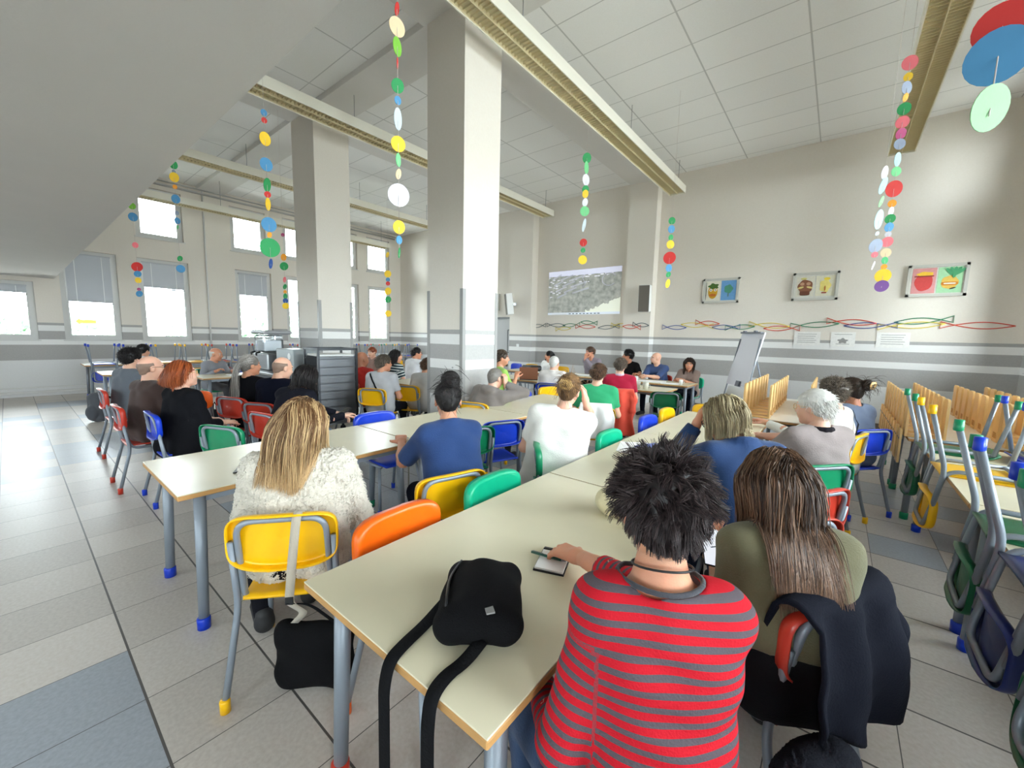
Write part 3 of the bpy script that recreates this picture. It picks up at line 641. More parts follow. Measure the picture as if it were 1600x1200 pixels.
FISH = [('dark', -7.95, 1.93, .52, 1), ('dark', -7.0+.05, 1.88, .5, 1), ('dark', -6.35, 1.9, .62, -1), ('yellow', -6.1, 1.80, .5, -1), ('green', -5.85, 1.9, .55, 1), ('red', -5.4, 1.86, .6, -1), ('green', -5.3, 1.97, .5, 1), ('dark', -4.72, 1.85, .6, 1), ('yellow', -4.4, 1.9, .5, -1), ('red', -3.98, 1.85, .46, 1), ('dark', -3.75, 1.9, .4, -1), ('blue', -3.05, 1.85, .55, -1), ('yellow', -2.55, 1.9, .7, 1), ('red', -2.33, 1.95, .5, -1), ('blue', -1.95, 1.86, .55, 1), ('green', -1.68, 1.86, .56, -1), ('yellow', -1.15, 1.9, .72, -1), ('red', -.93, 1.84, .62, 1), ('green', -.4, 1.91, .76, -1), ('red', .15, 1.96, .72, -1), ('blue', .42, 1.9, .74, 1), ('yellow', .95, 1.9, .84, -1), ('green', 1.1, 1.98, .72, 1), ('red', 1.72, 1.9, .82, -1)]
for i, (c, x, z, L_, d) in enumerate(FISH):
    y = YW-.006 if not any(a-.02 < x < b_+.02 for a, b_ in PX) else YW-.286
    h_ = .036+.02*L_; pts = []; n = 14
    for k_ in range(n+1): q = k_/n; pts.append((-L_/2+L_*.8*q, h_*math.sin(PI*q)))
    pts += [(L_/2, -.055), (L_/2, .055)]; pts += [(-L_/2+L_*.8*q, -h_*math.sin(PI*q)) for q in np.linspace(1, 0, n+1)][1:]
    tilt = (-.06, .07, .02)[i % 3]
    P3 = [(x+d*(-1)*(a*-1)*math.cos(tilt)*1.0-0*b_, y, z+b_+a*math.sin(tilt)) for a, b_ in pts]
    pl = ['by the grey door', 'left of the map, second from the door', 'under the left end of the map', 'low under the map', 'under the map, middle', 'under the map, crossing a dark one', 'just below the taskbar of the map', 'under the right end of the map', 'between map and pilaster', 'on the pilaster edge', 'on the pilaster', 'right beside the pilaster', 'under the first framed picture', 'above a blue fish near the flip chart', 'touching the flip chart top', 'just over the flip chart', 'right of the flip chart', 'over the first paper notice', 'between the first and second notice', 'above the third notice', 'overlapping a red one above the third notice', 'long, near the last picture', 'second from the window', 'nearest the window'][i]
    tag(MB().tube(P3, .0085, 6, closed=True).obj('fish_outline', mat('fish_'+c, FC[c], .6)), '%s fish outline on the wall, %s' % (c, pl), 'wall decoration', 'fish outlines along the far wall')
for i, (x, lab) in enumerate([(-10.6, 'dark fish outline on the far wall beyond the small column'), (-11.2, 'dark fish outline in the far corner'), (-10.0, 'dark fish outline beside the big column')]):
    pts = [(-.3+.5*q, .06*math.sin(PI*q)) for q in np.linspace(0, 1, 12)]+[(.3, -.06), (.3, .06)]+[(-.3+.5*q, -.06*math.sin(PI*q)) for q in np.linspace(1, 0, 12)][1:]
    tag(MB().tube([(x+a, YW-.006, 1.92+.03*i+b_) for a, b_ in pts], .011, 6, closed=True).obj('fish_outline', mat('fish_dark', FC['dark'], .6)), lab, 'wall decoration', 'fish outlines along the far wall')
for i, (x, w_, lab) in enumerate([(-.49, .42, 'paper notice on the stripe, nearest the flip chart'), (.06, .36, 'paper notice with a small dark drawing in the middle'), (.75, .44, 'paper notice on the stripe, nearest the window')]):
    t = thing('paper_notice', lab, 'notice', (x, YW, 1.64), 0, 'paper notices under the fish')
    MB().box((0, -.004, 0), (w_, .006, .27)).obj('sheet', paint('sheet', (236, 234, 230)), t)
    b = MB()
    for r_ in range(5 if i != 1 else 1):
        b.box((-w_*.02*(r_ % 3), -.008, .09-r_*.04), (w_*(.72-.04*(r_ % 3)), .002, .008))
    if i == 1: fpoly(b, 0, -.03, .07, .045, -.008, wob=.25); b.box((0, -.0085, -.09), (.2, .002, .008))
    b.obj('print', paint('print', (150, 148, 146)), t)
t = thing('poster', 'small green and white poster on the far wall beside the big column', 'poster', (-11.1, YW, 2.5)); MB().box((0, -.004, 0), (.36, .006, .56)).obj('sheet', paint('sheet', (236, 234, 230)), t); b = MB(); fpoly(b, 0, .12, .12, .1, -.008, wob=.2); b.box((0, -.008, -.12), (.2, .003, .14)); b.obj('print', paint('gr', (96, 170, 130)), t)
tag(MB().box((-8.55, YW-.02, 2.62), (.12, .05, .52)).obj('notice_board', M_FR), 'narrow pale board high beside the big column, above the grey door', 'board')
tag(MB().box((-7.5, YW-.29, 1.28), (.09, .02, .1), bev=.004).obj('wall_socket', M_WHITE), 'white wall socket on the striped pilaster behind the bearded man', 'socket')
# flip chart
t = thing('flip_chart', 'white flip chart easel standing before the striped wall', 'flip chart', (-1.28, 8.3, 0), D(-48))
T = Matrix.Rotation(-.24, 4, 'X')
MB().box((0, -.0, 1.24), (.62, .025, .98), T=T).obj('board', mat('board_grey_white', (206, 206, 214), .4), t)
MB().box((0, .075, 1.715), (.56, .05, .03)).box((-.15, .05, 1.735), (.06, .04, .03)).box((.15, .05, 1.735), (.06, .04, .03)).obj('clamp', mat('clamp_grey', (96, 100, 110), .4), t)
for sx in (-1, 1): MB().tube([(sx*.28, .06, 1.6), (sx*.36, -.24, 0)], .012, 8).obj('leg', M_GREYP, t)
MB().tube([(0, .1, 1.6), (0, .6, 0)], .012, 8).obj('rear_leg', M_GREYP, t)
MB().box((-.02, -.15, .48), (.52, .012, .52), T=T).obj('lower_sheet', M_WHITE, t)
MB().box((.06, -.13, .80), (.1, .05, .1), T=T).obj('pen_tray', mat('clamp_grey', (96, 100, 110), .4), t)

# ---------------------------------------------------------------- garlands of paper dots
DC = {'r': (206, 48, 44), 'b': (72, 138, 184), 'g': (40, 150, 84), 'y': (246, 202, 48), 'o': (246, 160, 40), 'w': (222, 222, 232), 'p': (240, 120, 130), 'c': (236, 206, 166), 'l': (120, 206, 140), 'm': (170, 60, 110), 's': (140, 150, 170), 'd': (40, 80, 150), 'k': (200, 214, 224), 'v': (120, 80, 150), 'a': (156, 206, 216), 'L': (134, 182, 130), 'e': (120, 184, 60)}
DN = {'r': 'red', 'b': 'sky blue', 'g': 'green', 'y': 'yellow', 'o': 'orange', 'w': 'white', 'p': 'pink', 'c': 'beige', 'l': 'light green', 'm': 'plum', 's': 'grey', 'd': 'dark blue', 'k': 'pale grey', 'v': 'purple', 'a': 'pale blue', 'L': 'mint', 'e': 'leaf green'}
def garland(px, py, dist, ztop, dots, lab, drift=0):
    """dots: (colour, photo height, radius in m, how far it is turned away)"""
    ztop = ZC-.003; p = _ray(px, py)*dist; x, y, z0 = p[0], p[1], p[2]+CAM_H; d2 = np.array([x, y]); fx = d2/np.linalg.norm(d2)
    t = thing('dot_garland', lab, 'garland', (x, y, ztop), 0, 'hanging garlands of paper dots')
    zs = []
    for c, dy, r_, turn in dots:
        # height at which this dot hangs, along the same vertical
        lo, hi = 0., 6.
        for _ in range(40):
            mz = (lo+hi)/2; v = np.array([x, y, mz-CAM_H]); yy = 600-FPX*(v@UP)/(v@FW)
            if yy > dy: lo = mz
            else: hi = mz
        zs.append(lo); a = turn; n = np.array([fx[0]*math.cos(a)-fx[1]*math.sin(a), fx[0]*math.sin(a)+fx[1]*math.cos(a), .12*math.sin(dy)+(.32 if dist < 1.5 else .2)])
        o = MB().disc((0, 0, lo-ztop), r_, .002, n).obj('paper_dot', mat('dot_'+c, DC[c], .7, .05, 80, .05, 20), t); o['label'] = DN[c]+' paper dot'
    MB().tube([(0, 0, 0), (0, 0, min(zs)-ztop-.02)], .0016, 5).obj('thread', mat('thread', (206, 196, 190), .7), t)
GA = [
 (622, 200, 2.3, 4.9, [('r', 14, .03, 1.3), ('c', 42, .048, .5), ('e', 73, .045, 1.05), ('r', 99, .028, 1.45), ('g', 134, .036, .3), ('b', 157, .022, .6), ('k', 186, .055, 1.2), ('y', 225, .042, .3), ('l', 250, .036, 1.2), ('c', 272, .028, 1.1), ('w', 305, .062, .25), ('y', 355, .038, .5), ('b', 375, .024, .8), ('g', 395, .03, 1.4)], 'large dot garland with a white disc in front of the big column'),
 (418, 300, 4.0, 4.75, [('b', 176, .03, .4), ('r', 188, .026, .3), ('y', 217, .062, .7), ('b', 257, .062, .5), ('g', 289, .065, 1.1), ('r', 304, .03, .2), ('y', 319, .06, 1.2), ('b', 351, .07, .3), ('o', 367, .028, .8), ('g', 387, .092, .2), ('d', 412, .05, 1.25)], 'dot garland ending in a big green disc between stair and small column'),
 (276, 330, 5.8, 4.75, [('g', 257, .06, .6), ('s', 268, .025, .5), ('y', 277, .065, .6), ('o', 292, .03, .5), ('b', 311, .06, .6), ('s', 333, .03, .6), ('b', 345, .045, .7), ('l', 355, .03, 1.2), ('g', 404, .04, .7), ('b', 420, .055, .3)], 'dot garland crossing the upper window beside the stair slab'),
 (212, 390, 6.4, 4.6, [('e', 322, .05, .5), ('b', 339, .065, .5), ('p', 383, .045, .6), ('r', 417, .075, .4), ('b', 428, .05, .4), ('y', 438, .045, .5), ('m', 452, .025, .3), ('b', 459, .05, .6)], 'dot garland nearest the stair slab, with a red disc'),
 (444, 420, 7.0, 4.6, [('m', 367, .03, .5), ('o', 402, .06, .8), ('g', 416, .07, .4), ('p', 437, .05, 1.1), ('g', 448, .045, .9), ('o', 456, .03, .5), ('g', 463, .05, .9), ('d', 470, .045, .4), ('y', 478, .055, .3)], 'small dot garland just left of the small column'),
 (606, 430, 8.6, 4.6, [('y', 398, .06, 1.1), ('y', 428, .075, .4), ('b', 437, .045, .3), ('r', 443, .045, .3), ('y', 455, .08, .6), ('g', 468, .07, .4), ('y', 490, .07, .4)], 'dot garland at the last window before the far corner'),
 (914, 320, 6.4, 5.3, [('g', 247, .075, .5), ('l', 262, .09, 1.2), ('w', 281, .085, .9), ('g', 296, .06, .5), ('y', 303, .06, .7), ('w', 316, .06, .8), ('l', 330, .075, .3), ('k', 352, .10, 1.35), ('r', 379, .06, .2), ('g', 391, .04, .4), ('y', 406, .07, .2)], 'dot garland hanging above the projected map'),
 (1047, 390, 6.4, 4.75, [('g', 345, .055, .4), ('b', 358, .06, .6), ('g', 371, .045, .7), ('y', 382, .065, .5), ('r', 403, .095, .2), ('b', 419, .06, .7), ('g', 429, .045, .7), ('y', 443, .07, 1.1)], 'dot garland with a red disc at the end of the long light'),
 (1400, 270, 4.4, 4.75, [('p', 98, .07, .3), ('y', 120, .04, .3), ('s', 137, .065, .9), ('o', 152, .04, 1.1), ('g', 170, .06, .3), ('p', 191, .06, .3), ('m', 209, .055, .7), ('s', 225, .055, .5), ('a', 249, .07, 1.2), ('l', 268, .05, .6), ('r', 295, .085, .6), ('o', 318, .04, .4), ('w', 330, .045, 1.1), ('g', 342, .05, .4), ('b', 355, .05, .7), ('w', 366, .03, .3), ('p', 378, .055, .4), ('c', 395, .05, .4), ('g', 407, .04, .8), ('o', 417, .03, .4), ('y', 431, .075, .3), ('v', 447, .065, .3)], 'long dot garland ending in a purple disc in front of the last picture'),
 (1375, 330, 3.9, 4.75, [('w', 270, .06, 1.2), ('a', 290, .075, 1.3), ('L', 315, .05, 1.35), ('a', 343, .09, 1.25), ('k', 365, .02, .8), ('s', 384, .065, .7), ('p', 398, .028, .4), ('w', 415, .04, 1.45)], 'pale blue and grey dot garland hanging beside the long one'),
 (1556, 110, 1.05, 2.58, [('r', 42, .056, .2), ('b', 88, .064, .25), ('L', 169, .055, .95)], 'near garland with big red, blue and mint discs'),
]
for a in GA: garland(*a)
# ---------------------------------------------------------------- people: implicit surfaces meshed with surface nets
def surface_nets(f, org, h):
    s = f < 0; nx, ny, nz = f.shape
    c = np.zeros((nx-1, ny-1, nz-1), int)
    for dx in (0, 1):
        for dy in (0, 1):
            for dz in (0, 1): c += s[dx:nx-1+dx, dy:ny-1+dy, dz:nz-1+dz]
    I, J, K = np.nonzero((c > 0) & (c < 8)); n = len(I)
    if n == 0: return np.zeros((0, 3)), np.zeros((0, 4), int)
    acc = np.zeros((n, 3)); cnt = np.zeros(n)
    for ax in range(3):
        o = [a for a in range(3) if a != ax]
        for u in (0, 1):
            for v in (0, 1):
                a = [I.copy(), J.copy(), K.copy()]; a[o[0]] = a[o[0]]+u; a[o[1]] = a[o[1]]+v
                b = [q.copy() for q in a]; b[ax] = b[ax]+1
                fa, fb = f[a[0], a[1], a[2]], f[b[0], b[1], b[2]]; m = (fa < 0) != (fb < 0)
                t = np.where(m, fa/np.where(m, fa-fb, 1), 0); p = np.stack(a, 1).astype(float); p[:, ax] += t
                acc += p*m[:, None]; cnt += m
    V = acc/cnt[:, None]*h+org
    idx = -np.ones(c.shape, int); idx[I, J, K] = np.arange(n); Q = []
    for ax in range(3):
        o = [a for a in range(3) if a != ax]
        sl0 = [slice(None)]*3; sl1 = [slice(None)]*3; sl0[ax] = slice(0, -1); sl1[ax] = slice(1, None)
        A, B = s[tuple(sl0)], s[tuple(sl1)]; E = np.nonzero(A != B); E = list(E)
        ok = (E[o[0]] > 0) & (E[o[1]] > 0) & (E[o[0]] < f.shape[o[0]]-1) & (E[o[1]] < f.shape[o[1]]-1); E = [e[ok] for e in E]
        def cell(u, v):
            q = [e.copy() for e in E]; q[o[0]] = q[o[0]]-u; q[o[1]] = q[o[1]]-v; return idx[q[0], q[1], q[2]]
        q = np.stack([cell(1, 1), cell(0, 1), cell(0, 0), cell(1, 0)], 1); fl = A[tuple(E)] if False else s[E[0], E[1], E[2]]
        if ax == 1: fl = ~fl
        q[~fl] = q[~fl][:, ::-1]; Q.append(q[(q >= 0).all(1)])
    return V, np.concatenate(Q)
class SDF:
    def __init__(s): s.P = []
    def cap(s, a, b, ra, rb=None, k=.03, sub=False): s.P.append(('c', np.array(a, float), np.array(b, float), ra, ra if rb is None else rb, k, sub)); return s
    def ell(s, c, r, k=.03, sub=False, R=None): s.P.append(('e', np.array(c, float), np.array(r, float), R, 0, k, sub)); return s
    def cut(s, p, n): s.P.append(('p', np.array(p, float), np.array(n, float), 0, 0, 0, True)); return s
    def bounds(s):
        lo, hi = np.full(3, 9.), np.full(3, -9.)
        for t, a, b, r, r2, k, sub in s.P:
            if sub: continue
            if t == 'c': m = max(r, r2); lo = np.minimum(lo, np.minimum(a, b)-m); hi = np.maximum(hi, np.maximum(a, b)+m)
            elif t == 'e': m = b.max(); lo = np.minimum(lo, a-m); hi = np.maximum(hi, a+m)
        return lo, hi
    @staticmethod
    def dist(p, X):
        t, a, b, r, r2, k, sub = p
        if t == 'c':
            ba = b-a; q = X-a; hh = np.clip((q@ba)/(ba@ba+1e-12), 0, 1); return np.linalg.norm(q-hh[..., None]*ba, axis=-1)-(r+(r2-r)*hh)
        if t == 'e':
            q = X-a
            if r is not None: q = q@r
            k0 = np.linalg.norm(q/b, axis=-1); k1 = np.linalg.norm(q/(b*b), axis=-1); return k0*(k0-1)/np.maximum(k1, 1e-6)
        return (X-a)@b
    def evalp(s, X):
        d = np.full(X.shape[:-1], 1.)
        for p in s.P: d = s.comb(d, s.dist(p, X), p[5], p[6])
        return d
    @staticmethod
    def comb(d, e, k, sub):
        if sub:
            e = -e
            if k <= 0: return np.maximum(d, e)
            h = np.clip(.5-.5*(d-e)/k, 0, 1); return d*(1-h)+e*h+k*h*(1-h)
        h = np.clip(.5+.5*(d-e)/k, 0, 1); return d*(1-h)+e*h-k*h*(1-h)
    def mesh(s, h, disp=None):
        lo, hi = s.bounds(); lo = lo-3*h-.02; hi = hi+3*h+.02; n = np.ceil((hi-lo)/h).astype(int)+1
        ax = [lo[i]+h*np.arange(n[i]) for i in range(3)]; F = np.full(n, .5)
        for p in s.P:
            t, a, b, r, r2, k, sub = p; mg = k+4*h
            if t == 'c': m = max(r, r2)+mg; l, u = np.minimum(a, b)-m, np.maximum(a, b)+m
            elif t == 'e': m = b.max()+mg; l, u = a-m, a+m
            else: l, u = lo, hi
            i0 = np.clip(np.floor((l-lo)/h).astype(int), 0, n); i1 = np.clip(np.ceil((u-lo)/h).astype(int)+1, 0, n)
            if (i1 <= i0).any(): continue
            sl = tuple(slice(i0[q], i1[q]) for q in range(3))
            X = np.stack(np.meshgrid(*[ax[q][sl[q]] for q in range(3)], indexing='ij'), -1)
            F[sl] = s.comb(F[sl], s.dist(p, X), k, sub)
        if disp is not None:
            near = np.abs(F) < .05; X = np.stack(np.meshgrid(*ax, indexing='ij'), -1)[near]; F[near] += disp(X)
        return surface_nets(F, lo, h)
def nrm(v): v = np.array(v, float); return v/(np.linalg.norm(v)+1e-9)
def wob(X, f, seed=0):
    a = X*f; return (np.sin(a[:, 0]+1.7*np.sin(a[:, 1]*.7+seed))*np.sin(a[:, 1]*1.1+seed*2+1.3*np.sin(a[:, 2]*.8))+np.sin(a[:, 2]*.9+seed+1.9*np.sin(a[:, 0]*.6)))*.5
def ik(S, W, la, lb, pole):
    v = W-S; d = np.linalg.norm(v); u = v/(d+1e-9)
    if d > (la+lb)*.995: W = S+u*(la+lb)*.995; d = (la+lb)*.995
    x = (la*la-lb*lb+d*d)/(2*d); y = math.sqrt(max(0, la*la-x*x)); p = np.array(pole, float); p = nrm(p-u*(p@u)); return S+u*x+p*y, W
def hand_sdf(W, d, n, side, curl, s=1.0):
    """wrist W, pointing d, palm facing n; side +1 when the thumb lies to cross(d,n)*+1"""
    d = nrm(d); n = nrm(np.array(n)-d*(np.array(n)@d)); t = np.cross(d, n)*side; q = SDF()
    def P(a, b, c): return W+s*(a*d+b*t+c*n)
    q.cap(P(-.03, 0, 0), P(.02, 0, 0), .026*s, .027*s, .01)
    for b_ in (-.028, -.010, .010, .028): q.cap(P(.02, b_*.6, 0), P(.088-.004*abs(b_)/.028, b_, -.002), .0165*s, .0125*s, .012)
    for i, (b_, L_) in enumerate(((.030, .070), (.0105, .079), (-.010, .073), (-.029, .058))):
        p = P(.088, b_, -.002); a = 0; sp = b_*1.2
        for j, fr in enumerate((.46, .30, .24)):
            a += curl*(.75, 1.0, .7)[j]+.06*(i-1.5)*curl+.08; dr = nrm(math.cos(a)*d+math.sin(a)*n+sp*.9*t); e = p+dr*L_*fr*s*1.15; q.cap(p, e, (.0095-.0009*j)*s, (.0088-.0010*j)*s, .004); p = e
    p = P(.022, .026, .004); d1 = nrm(.62*d+.72*t+.25*n); e = p+d1*.042*s; q.cap(p, e, .0145*s, .0112*s, .010); d2 = nrm(.86*d+.30*t+(.2+.4*curl)*n); e2 = e+d2*.034*s; q.cap(e, e2, .0108*s, .0095*s, .004); q.cap(e2, e2+nrm(d2+.2*d)*.024*s, .0095*s, .0075*s, .004)
    return q
def tubes(P, w0, w1=.3, k=3):
    """P (n,m,3) strands -> one mesh of thin tapering tubes"""
    n, m, _ = P.shape; T = np.gradient(P, axis=1); T /= np.linalg.norm(T, axis=2, keepdims=True)+1e-9
    A = np.cross(T, np.array([.31, .22, .92])); A /= np.linalg.norm(A, axis=2, keepdims=True)+1e-9; B = np.cross(T, A)
    tt = np.linspace(0, 1, m); w_ = (w0*np.where(tt < .15, .6+.4*tt/.15, 1)*(1-(1-w1)*tt**1.6))[None, :, None] if np.isscalar(w0) else w0
    V = np.stack([P+w_*(math.cos(2*PI*q/k)*A+math.sin(2*PI*q/k)*B) for q in range(k)], 2).reshape(-1, 3)
    i = (np.arange(n)[:, None, None]*m*k+np.arange(m-1)[None, :, None]*k); q = np.arange(k)[None, None, :]; q2 = (q+1) % k
    F = np.stack([i+q, i+q2, i+k+q2, i+k+q], 3).reshape(-1, 4); return V, F
def scalp_roots(n, hc, front=.055, low=-.065, seed=1):
    r = np.random.default_rng(seed); out = []; R = np.array([.079, .098, .088]); c = np.array([0, -.012, .035])
    while len(out) < n:
        d = r.normal(size=3); d /= np.linalg.norm(d); p = c+R*d
        if p[2] < .035 and d[2] < 0:
            # below the widest ring the scalp follows the nape
            p = np.array([d[0]*.074, min(-.02, -.012+d[1]*.095) if d[1] < 0 else d[1]*.095-.012, .035+d[2]*.11])
        hl = front-.9*max(0, .09-p[2])
        if p[1] > hl or p[2] < low: continue
        if abs(p[0]) > .05 and p[1] > -.012 and p[2] < .02: continue
        out.append(np.append(p, d))
    o = np.array(out); return o[:, :3], o[:, 3:]
HC = np.array([0, -.012, .035]); HR = np.array([.079, .098, .088])
def strands(roots, dirs0, L_, m, field, stiff, push=None, jit=.0, seed=0):
    """grow strands in the head frame or body frame: field(p, t) -> wished direction"""
    n = len(roots); r = np.random.default_rng(seed); P = np.zeros((n, m, 3)); P[:, 0] = roots; D = dirs0.copy(); st = (L_/(m-1))[:, None]; J = r.normal(size=(n, 3))*jit
    for i in range(1, m):
        W_ = field(P[:, i-1], i/(m-1))+J; D = D*stiff+W_*(1-stiff); D /= np.linalg.norm(D, axis=1, keepdims=True)+1e-9; p = P[:, i-1]+D*st
        if push is not None: p = push(p)
        P[:, i] = p
    return P
def nrm2(v): return v/(np.linalg.norm(v, axis=1, keepdims=True)+1e-9)
def push_ell(c, R, pad):
    def f(p):
        q = (p-c)/(R+pad); l = np.linalg.norm(q, axis=1, keepdims=True); return np.where(l < 1, c+q/np.maximum(l, 1e-6)*(R+pad), p)
    return f
def push_sdf(sd, pad):
    def f(p):
        d = sd.evalp(p); e = 1e-3; g = np.stack([sd.evalp(p+np.eye(3)[i]*e)-d for i in range(3)], 1)/e; g /= np.linalg.norm(g, axis=1, keepdims=True)+1e-6
        return np.where((d < pad)[:, None], p+g*(pad-d)[:, None], p)
    return f
def rotm(yaw, pitch, roll=0):
    return np.array(Matrix.Rotation(yaw, 3, 'Z') @ Matrix.Rotation(pitch, 3, 'X') @ Matrix.Rotation(roll, 3, 'Y'))
HAIRC = {'black': ((14, 12, 12), (44, 38, 38)), 'dark': ((26, 18, 14), (70, 52, 40)), 'brown': ((54, 38, 30), (138, 104, 80)), 'thin': ((128, 104, 90), (164, 138, 120)), 'lbrown': ((74, 52, 32), (150, 112, 72)), 'blonde': ((104, 72, 46), (214, 180, 132)), 'grey': ((104, 98, 92), (176, 170, 164)), 'white': ((190, 187, 181), (246, 244, 239)), 'gblonde': ((122, 106, 78), (206, 192, 156)), 'red': ((104, 44, 18), (186, 98, 50)), 'short': ((64, 52, 44), (120, 104, 92)), 'gbrown': ((66, 56, 48), (140, 126, 112)), 'spiky': ((20, 15, 16), (78, 64, 64))}
def person(label, head, yaw, hyaw=None, hpitch=0, hroll=0, lean=10, side=0, rh=None, lh=None, rcurl=.5, lcurl=.5, rdir=None, ldir=None, rn=None, ln=None, top=('tee', (120, 120, 120)), legs=(30, 32, 40), legyaw=0, hair=('short', 'brown'), fat=1.0, q=2, glasses=None, beard=None, tone=0, seat=.435, group=None, fem=False, shoes=(30, 30, 32), rpole=None, lpole=None, name='person', wid=1.0, extra=None, neckcut=None, arml=(.285, .25), stripes=None, collar=None, hem=None, sleeve_l=None, sleeve_r=None):
    """q: 0 close to the camera, 1 middle, 2 far. head: world position of the head's centre. Angles in degrees, yaw counter-clockwise from +Y."""
    hy = D(yaw if hyaw is None else hyaw); yw = D(yaw); head = np.array(head, float); th, ph = D(lean), D(side)
    sp = nrm([math.sin(ph), math.sin(th), math.cos(th)*math.cos(ph)])
    Rh = rotm(hy-yw, D(hpitch), D(hroll))
    pz = seat+.105; nk = Rh@np.array([0, -.028, -.135])       # neck base from head centre
    cy_, sy_ = math.cos(yw), math.sin(yw); Rb = np.array([[cy_, -sy_, 0], [sy_, cy_, 0], [0, 0, 1]])
    T_ = (head[2]+nk[2]*.9-pz)/max(.4, sp[2])   # spine length
    T_ = min(max(T_, .36), .58); f = T_/.5
    P0 = np.array([0, 0, pz]); N = P0+sp*T_; Hc = N-nk*(1 if True else 1)
    off = Rb@Hc; o = np.array([head[0]-off[0], head[1]-off[1], 0])
    t = thing(name, label, 'person', o, yw, group)
    loc = lambda w_: Rb.T@(np.array(w_, float)-o)
    fw = nrm(np.cross([1, 0, 0], sp)*-1); fw = nrm(np.array([0, 1, 0])-sp*sp[1]); rt = np.cross(fw, sp)
    B = lambda x, y, z: P0+rt*x*wid+fw*y+sp*z*f   # point in torso coordinates
    sh = {s: B(s*(.172 if not fem else .155), .0, .432) for s in (-1, 1)}
    la, lb = arml
    arms = {}
    for s, tgt, pole in ((1, rh, rpole), (-1, lh, lpole)):
        W = loc(tgt) if tgt is not None else np.array([s*.13, .30, seat+.21]); pl = np.array(pole, float) if pole is not None else rt*s*.5-np.array([0, .35, .8])
        E, W = ik(sh[s], W, la, lb, pl); arms[s] = (sh[s], E, W)
    hs = [.0065, .010, .014][q]; hb = [.011, .014, .018][q]
    sk = skin(tone)
    # -------- body: neck, upper chest and arms
    b = SDF(); b.cap(B(-.06, .012, .415), B(.06, .012, .415), .042, k=.04); b.cap(B(0, .015, .44), N+Rh@np.array([0, .005, .02]), .045, .052 if not fem else .046, .04); b.cap(B(0, .015, .12), B(0, .012, .36), .05, .06, .05)
    for s in (-1, 1): b.cap(B(s*.03, -.008, .468), sh[s], .036, .03, .05)
    hc_ = N+Rh@np.array([0, .02, .05]); b.cap(N, Hc+Rh@np.array([0, -.03, -.04]), .052 if not fem else .046, .05 if not fem else .044, .03)
    for s in (-1, 1):
        S, E, W = arms[s]; b.cap(S, E, .044*fat**.5, .037, .02); b.cap(E, E+(W-E)*.35, .038, .040, .02); b.cap(E+(W-E)*.35, W, .040, .025, .02)
    Vb, Fb = b.mesh(hb)
    # -------- head
    h = SDF(); X = lambda a: np.array(a, float)
    h.ell((0, -.012, .035), (.075, .094, .084), .02); h.ell((0, .03, -.028), (.060, .064, .082), .03); h.ell((0, .036, -.072), (.048, .046, .038), .03); h.ell((0, .074, -.098), (.020, .018, .016), .02)
    h.cap((0, -.03, -.02), (0, -.026, -.13), .054 if not fem else .048, k=.03)
    h.cap((-.036, .080, .030), (.036, .080, .030), .012, k=.015); h.cap((0, .090, .018), (0, .110, -.024), .0075, .0125, .012); h.ell((.012, .100, -.028), (.009, .010, .008), .008); h.ell((-.012, .100, -.028), (.009, .010, .008), .008)
    for s in (-1, 1):
        h.ell((s*.030, .100, .008), (.017, .016, .011), .012, True); h.ell((s*.030, .0855, .008), (.0135, .010, .0095), .003); h.ell((s*.042, .062, -.035), (.020, .022, .02), .03)
        h.ell((s*.077, -.010, -.005), (.010, .022, .033), .008); h.ell((s*.088, -.004, -.002), (.007, .012, .02), .006, True)
    h.cap((-.018, .089, -.060), (.018, .089, -.060), .0065, k=.008); h.cap((-.014, .089, -.068), (.014, .089, -.068), .0065, k=.006); h.cap((-.02, .100, -.0635), (.02, .100, -.0635), .0025, k=.004, sub=True)
    Vh, Fh = h.mesh(hs if q < 2 else .009); fc = Vh[Fh].mean(1)
    mi = np.zeros(len(Fh), int)
    for s in (-1, 1):
        mi[(np.abs(fc[:, 0]-s*.030) < .0125) & (np.abs(fc[:, 2]-.008) < .0075) & (fc[:, 1] > .083)] = 1
        mi[(np.hypot(fc[:, 0]-s*.030, fc[:, 2]-.008) < .0065) & (fc[:, 1] > .083)] = 2
    mi[(np.abs(fc[:, 0]) < .022) & (np.abs(fc[:, 2]+.064) < .009) & (fc[:, 1] > .082)] = 3
    for s in (-1, 1): mi[(np.abs(fc[:, 0]-s*.03) < .02) & (np.abs(fc[:, 2]-.031-.004*(1-np.abs(fc[:, 0])/.03)) < .0045) & (fc[:, 1] > .07)] = 4
    V = [Vb, Vh@Rh.T+Hc]; F = [Fb, Fh+len(Vb)]; MI = [np.zeros(len(Fb), int), mi]; cnt = len(Vb)+len(Vh)
    for s, cu, dr, pn in ((1, rcurl, rdir, rn), (-1, lcurl, ldir, ln)):
        S, E, W = arms[s]; dd = nrm(W-E) if dr is None else nrm(Rb.T@np.array(dr, float)); n_ = np.array([0, .1, -1.]) if pn is None else Rb.T@np.array(pn, float)
        hd = hand_sdf(W, dd, n_, -s if True else s, cu); Vx, Fx = hd.mesh([.0038, .0055, .007][q]); V.append(Vx); F.append(Fx+cnt); MI.append(np.zeros(len(Fx), int)); cnt += len(Vx)
    eyb = HAIRC[hair[1]][0]
    link('body', mesh_np('body', np.concatenate(V), np.concatenate(F), True, [sk, mat('eye_white', (226, 222, 218), .25), mat('iris_dark', (40, 28, 22), .2), mat('lips', (190, 122, 108), .5), mat('brow_%d_%d_%d' % eyb, eyb, .7)], np.concatenate(MI)), t)
    # -------- clothes
    kind, colr = top[0], top[1]; g = .012*fat
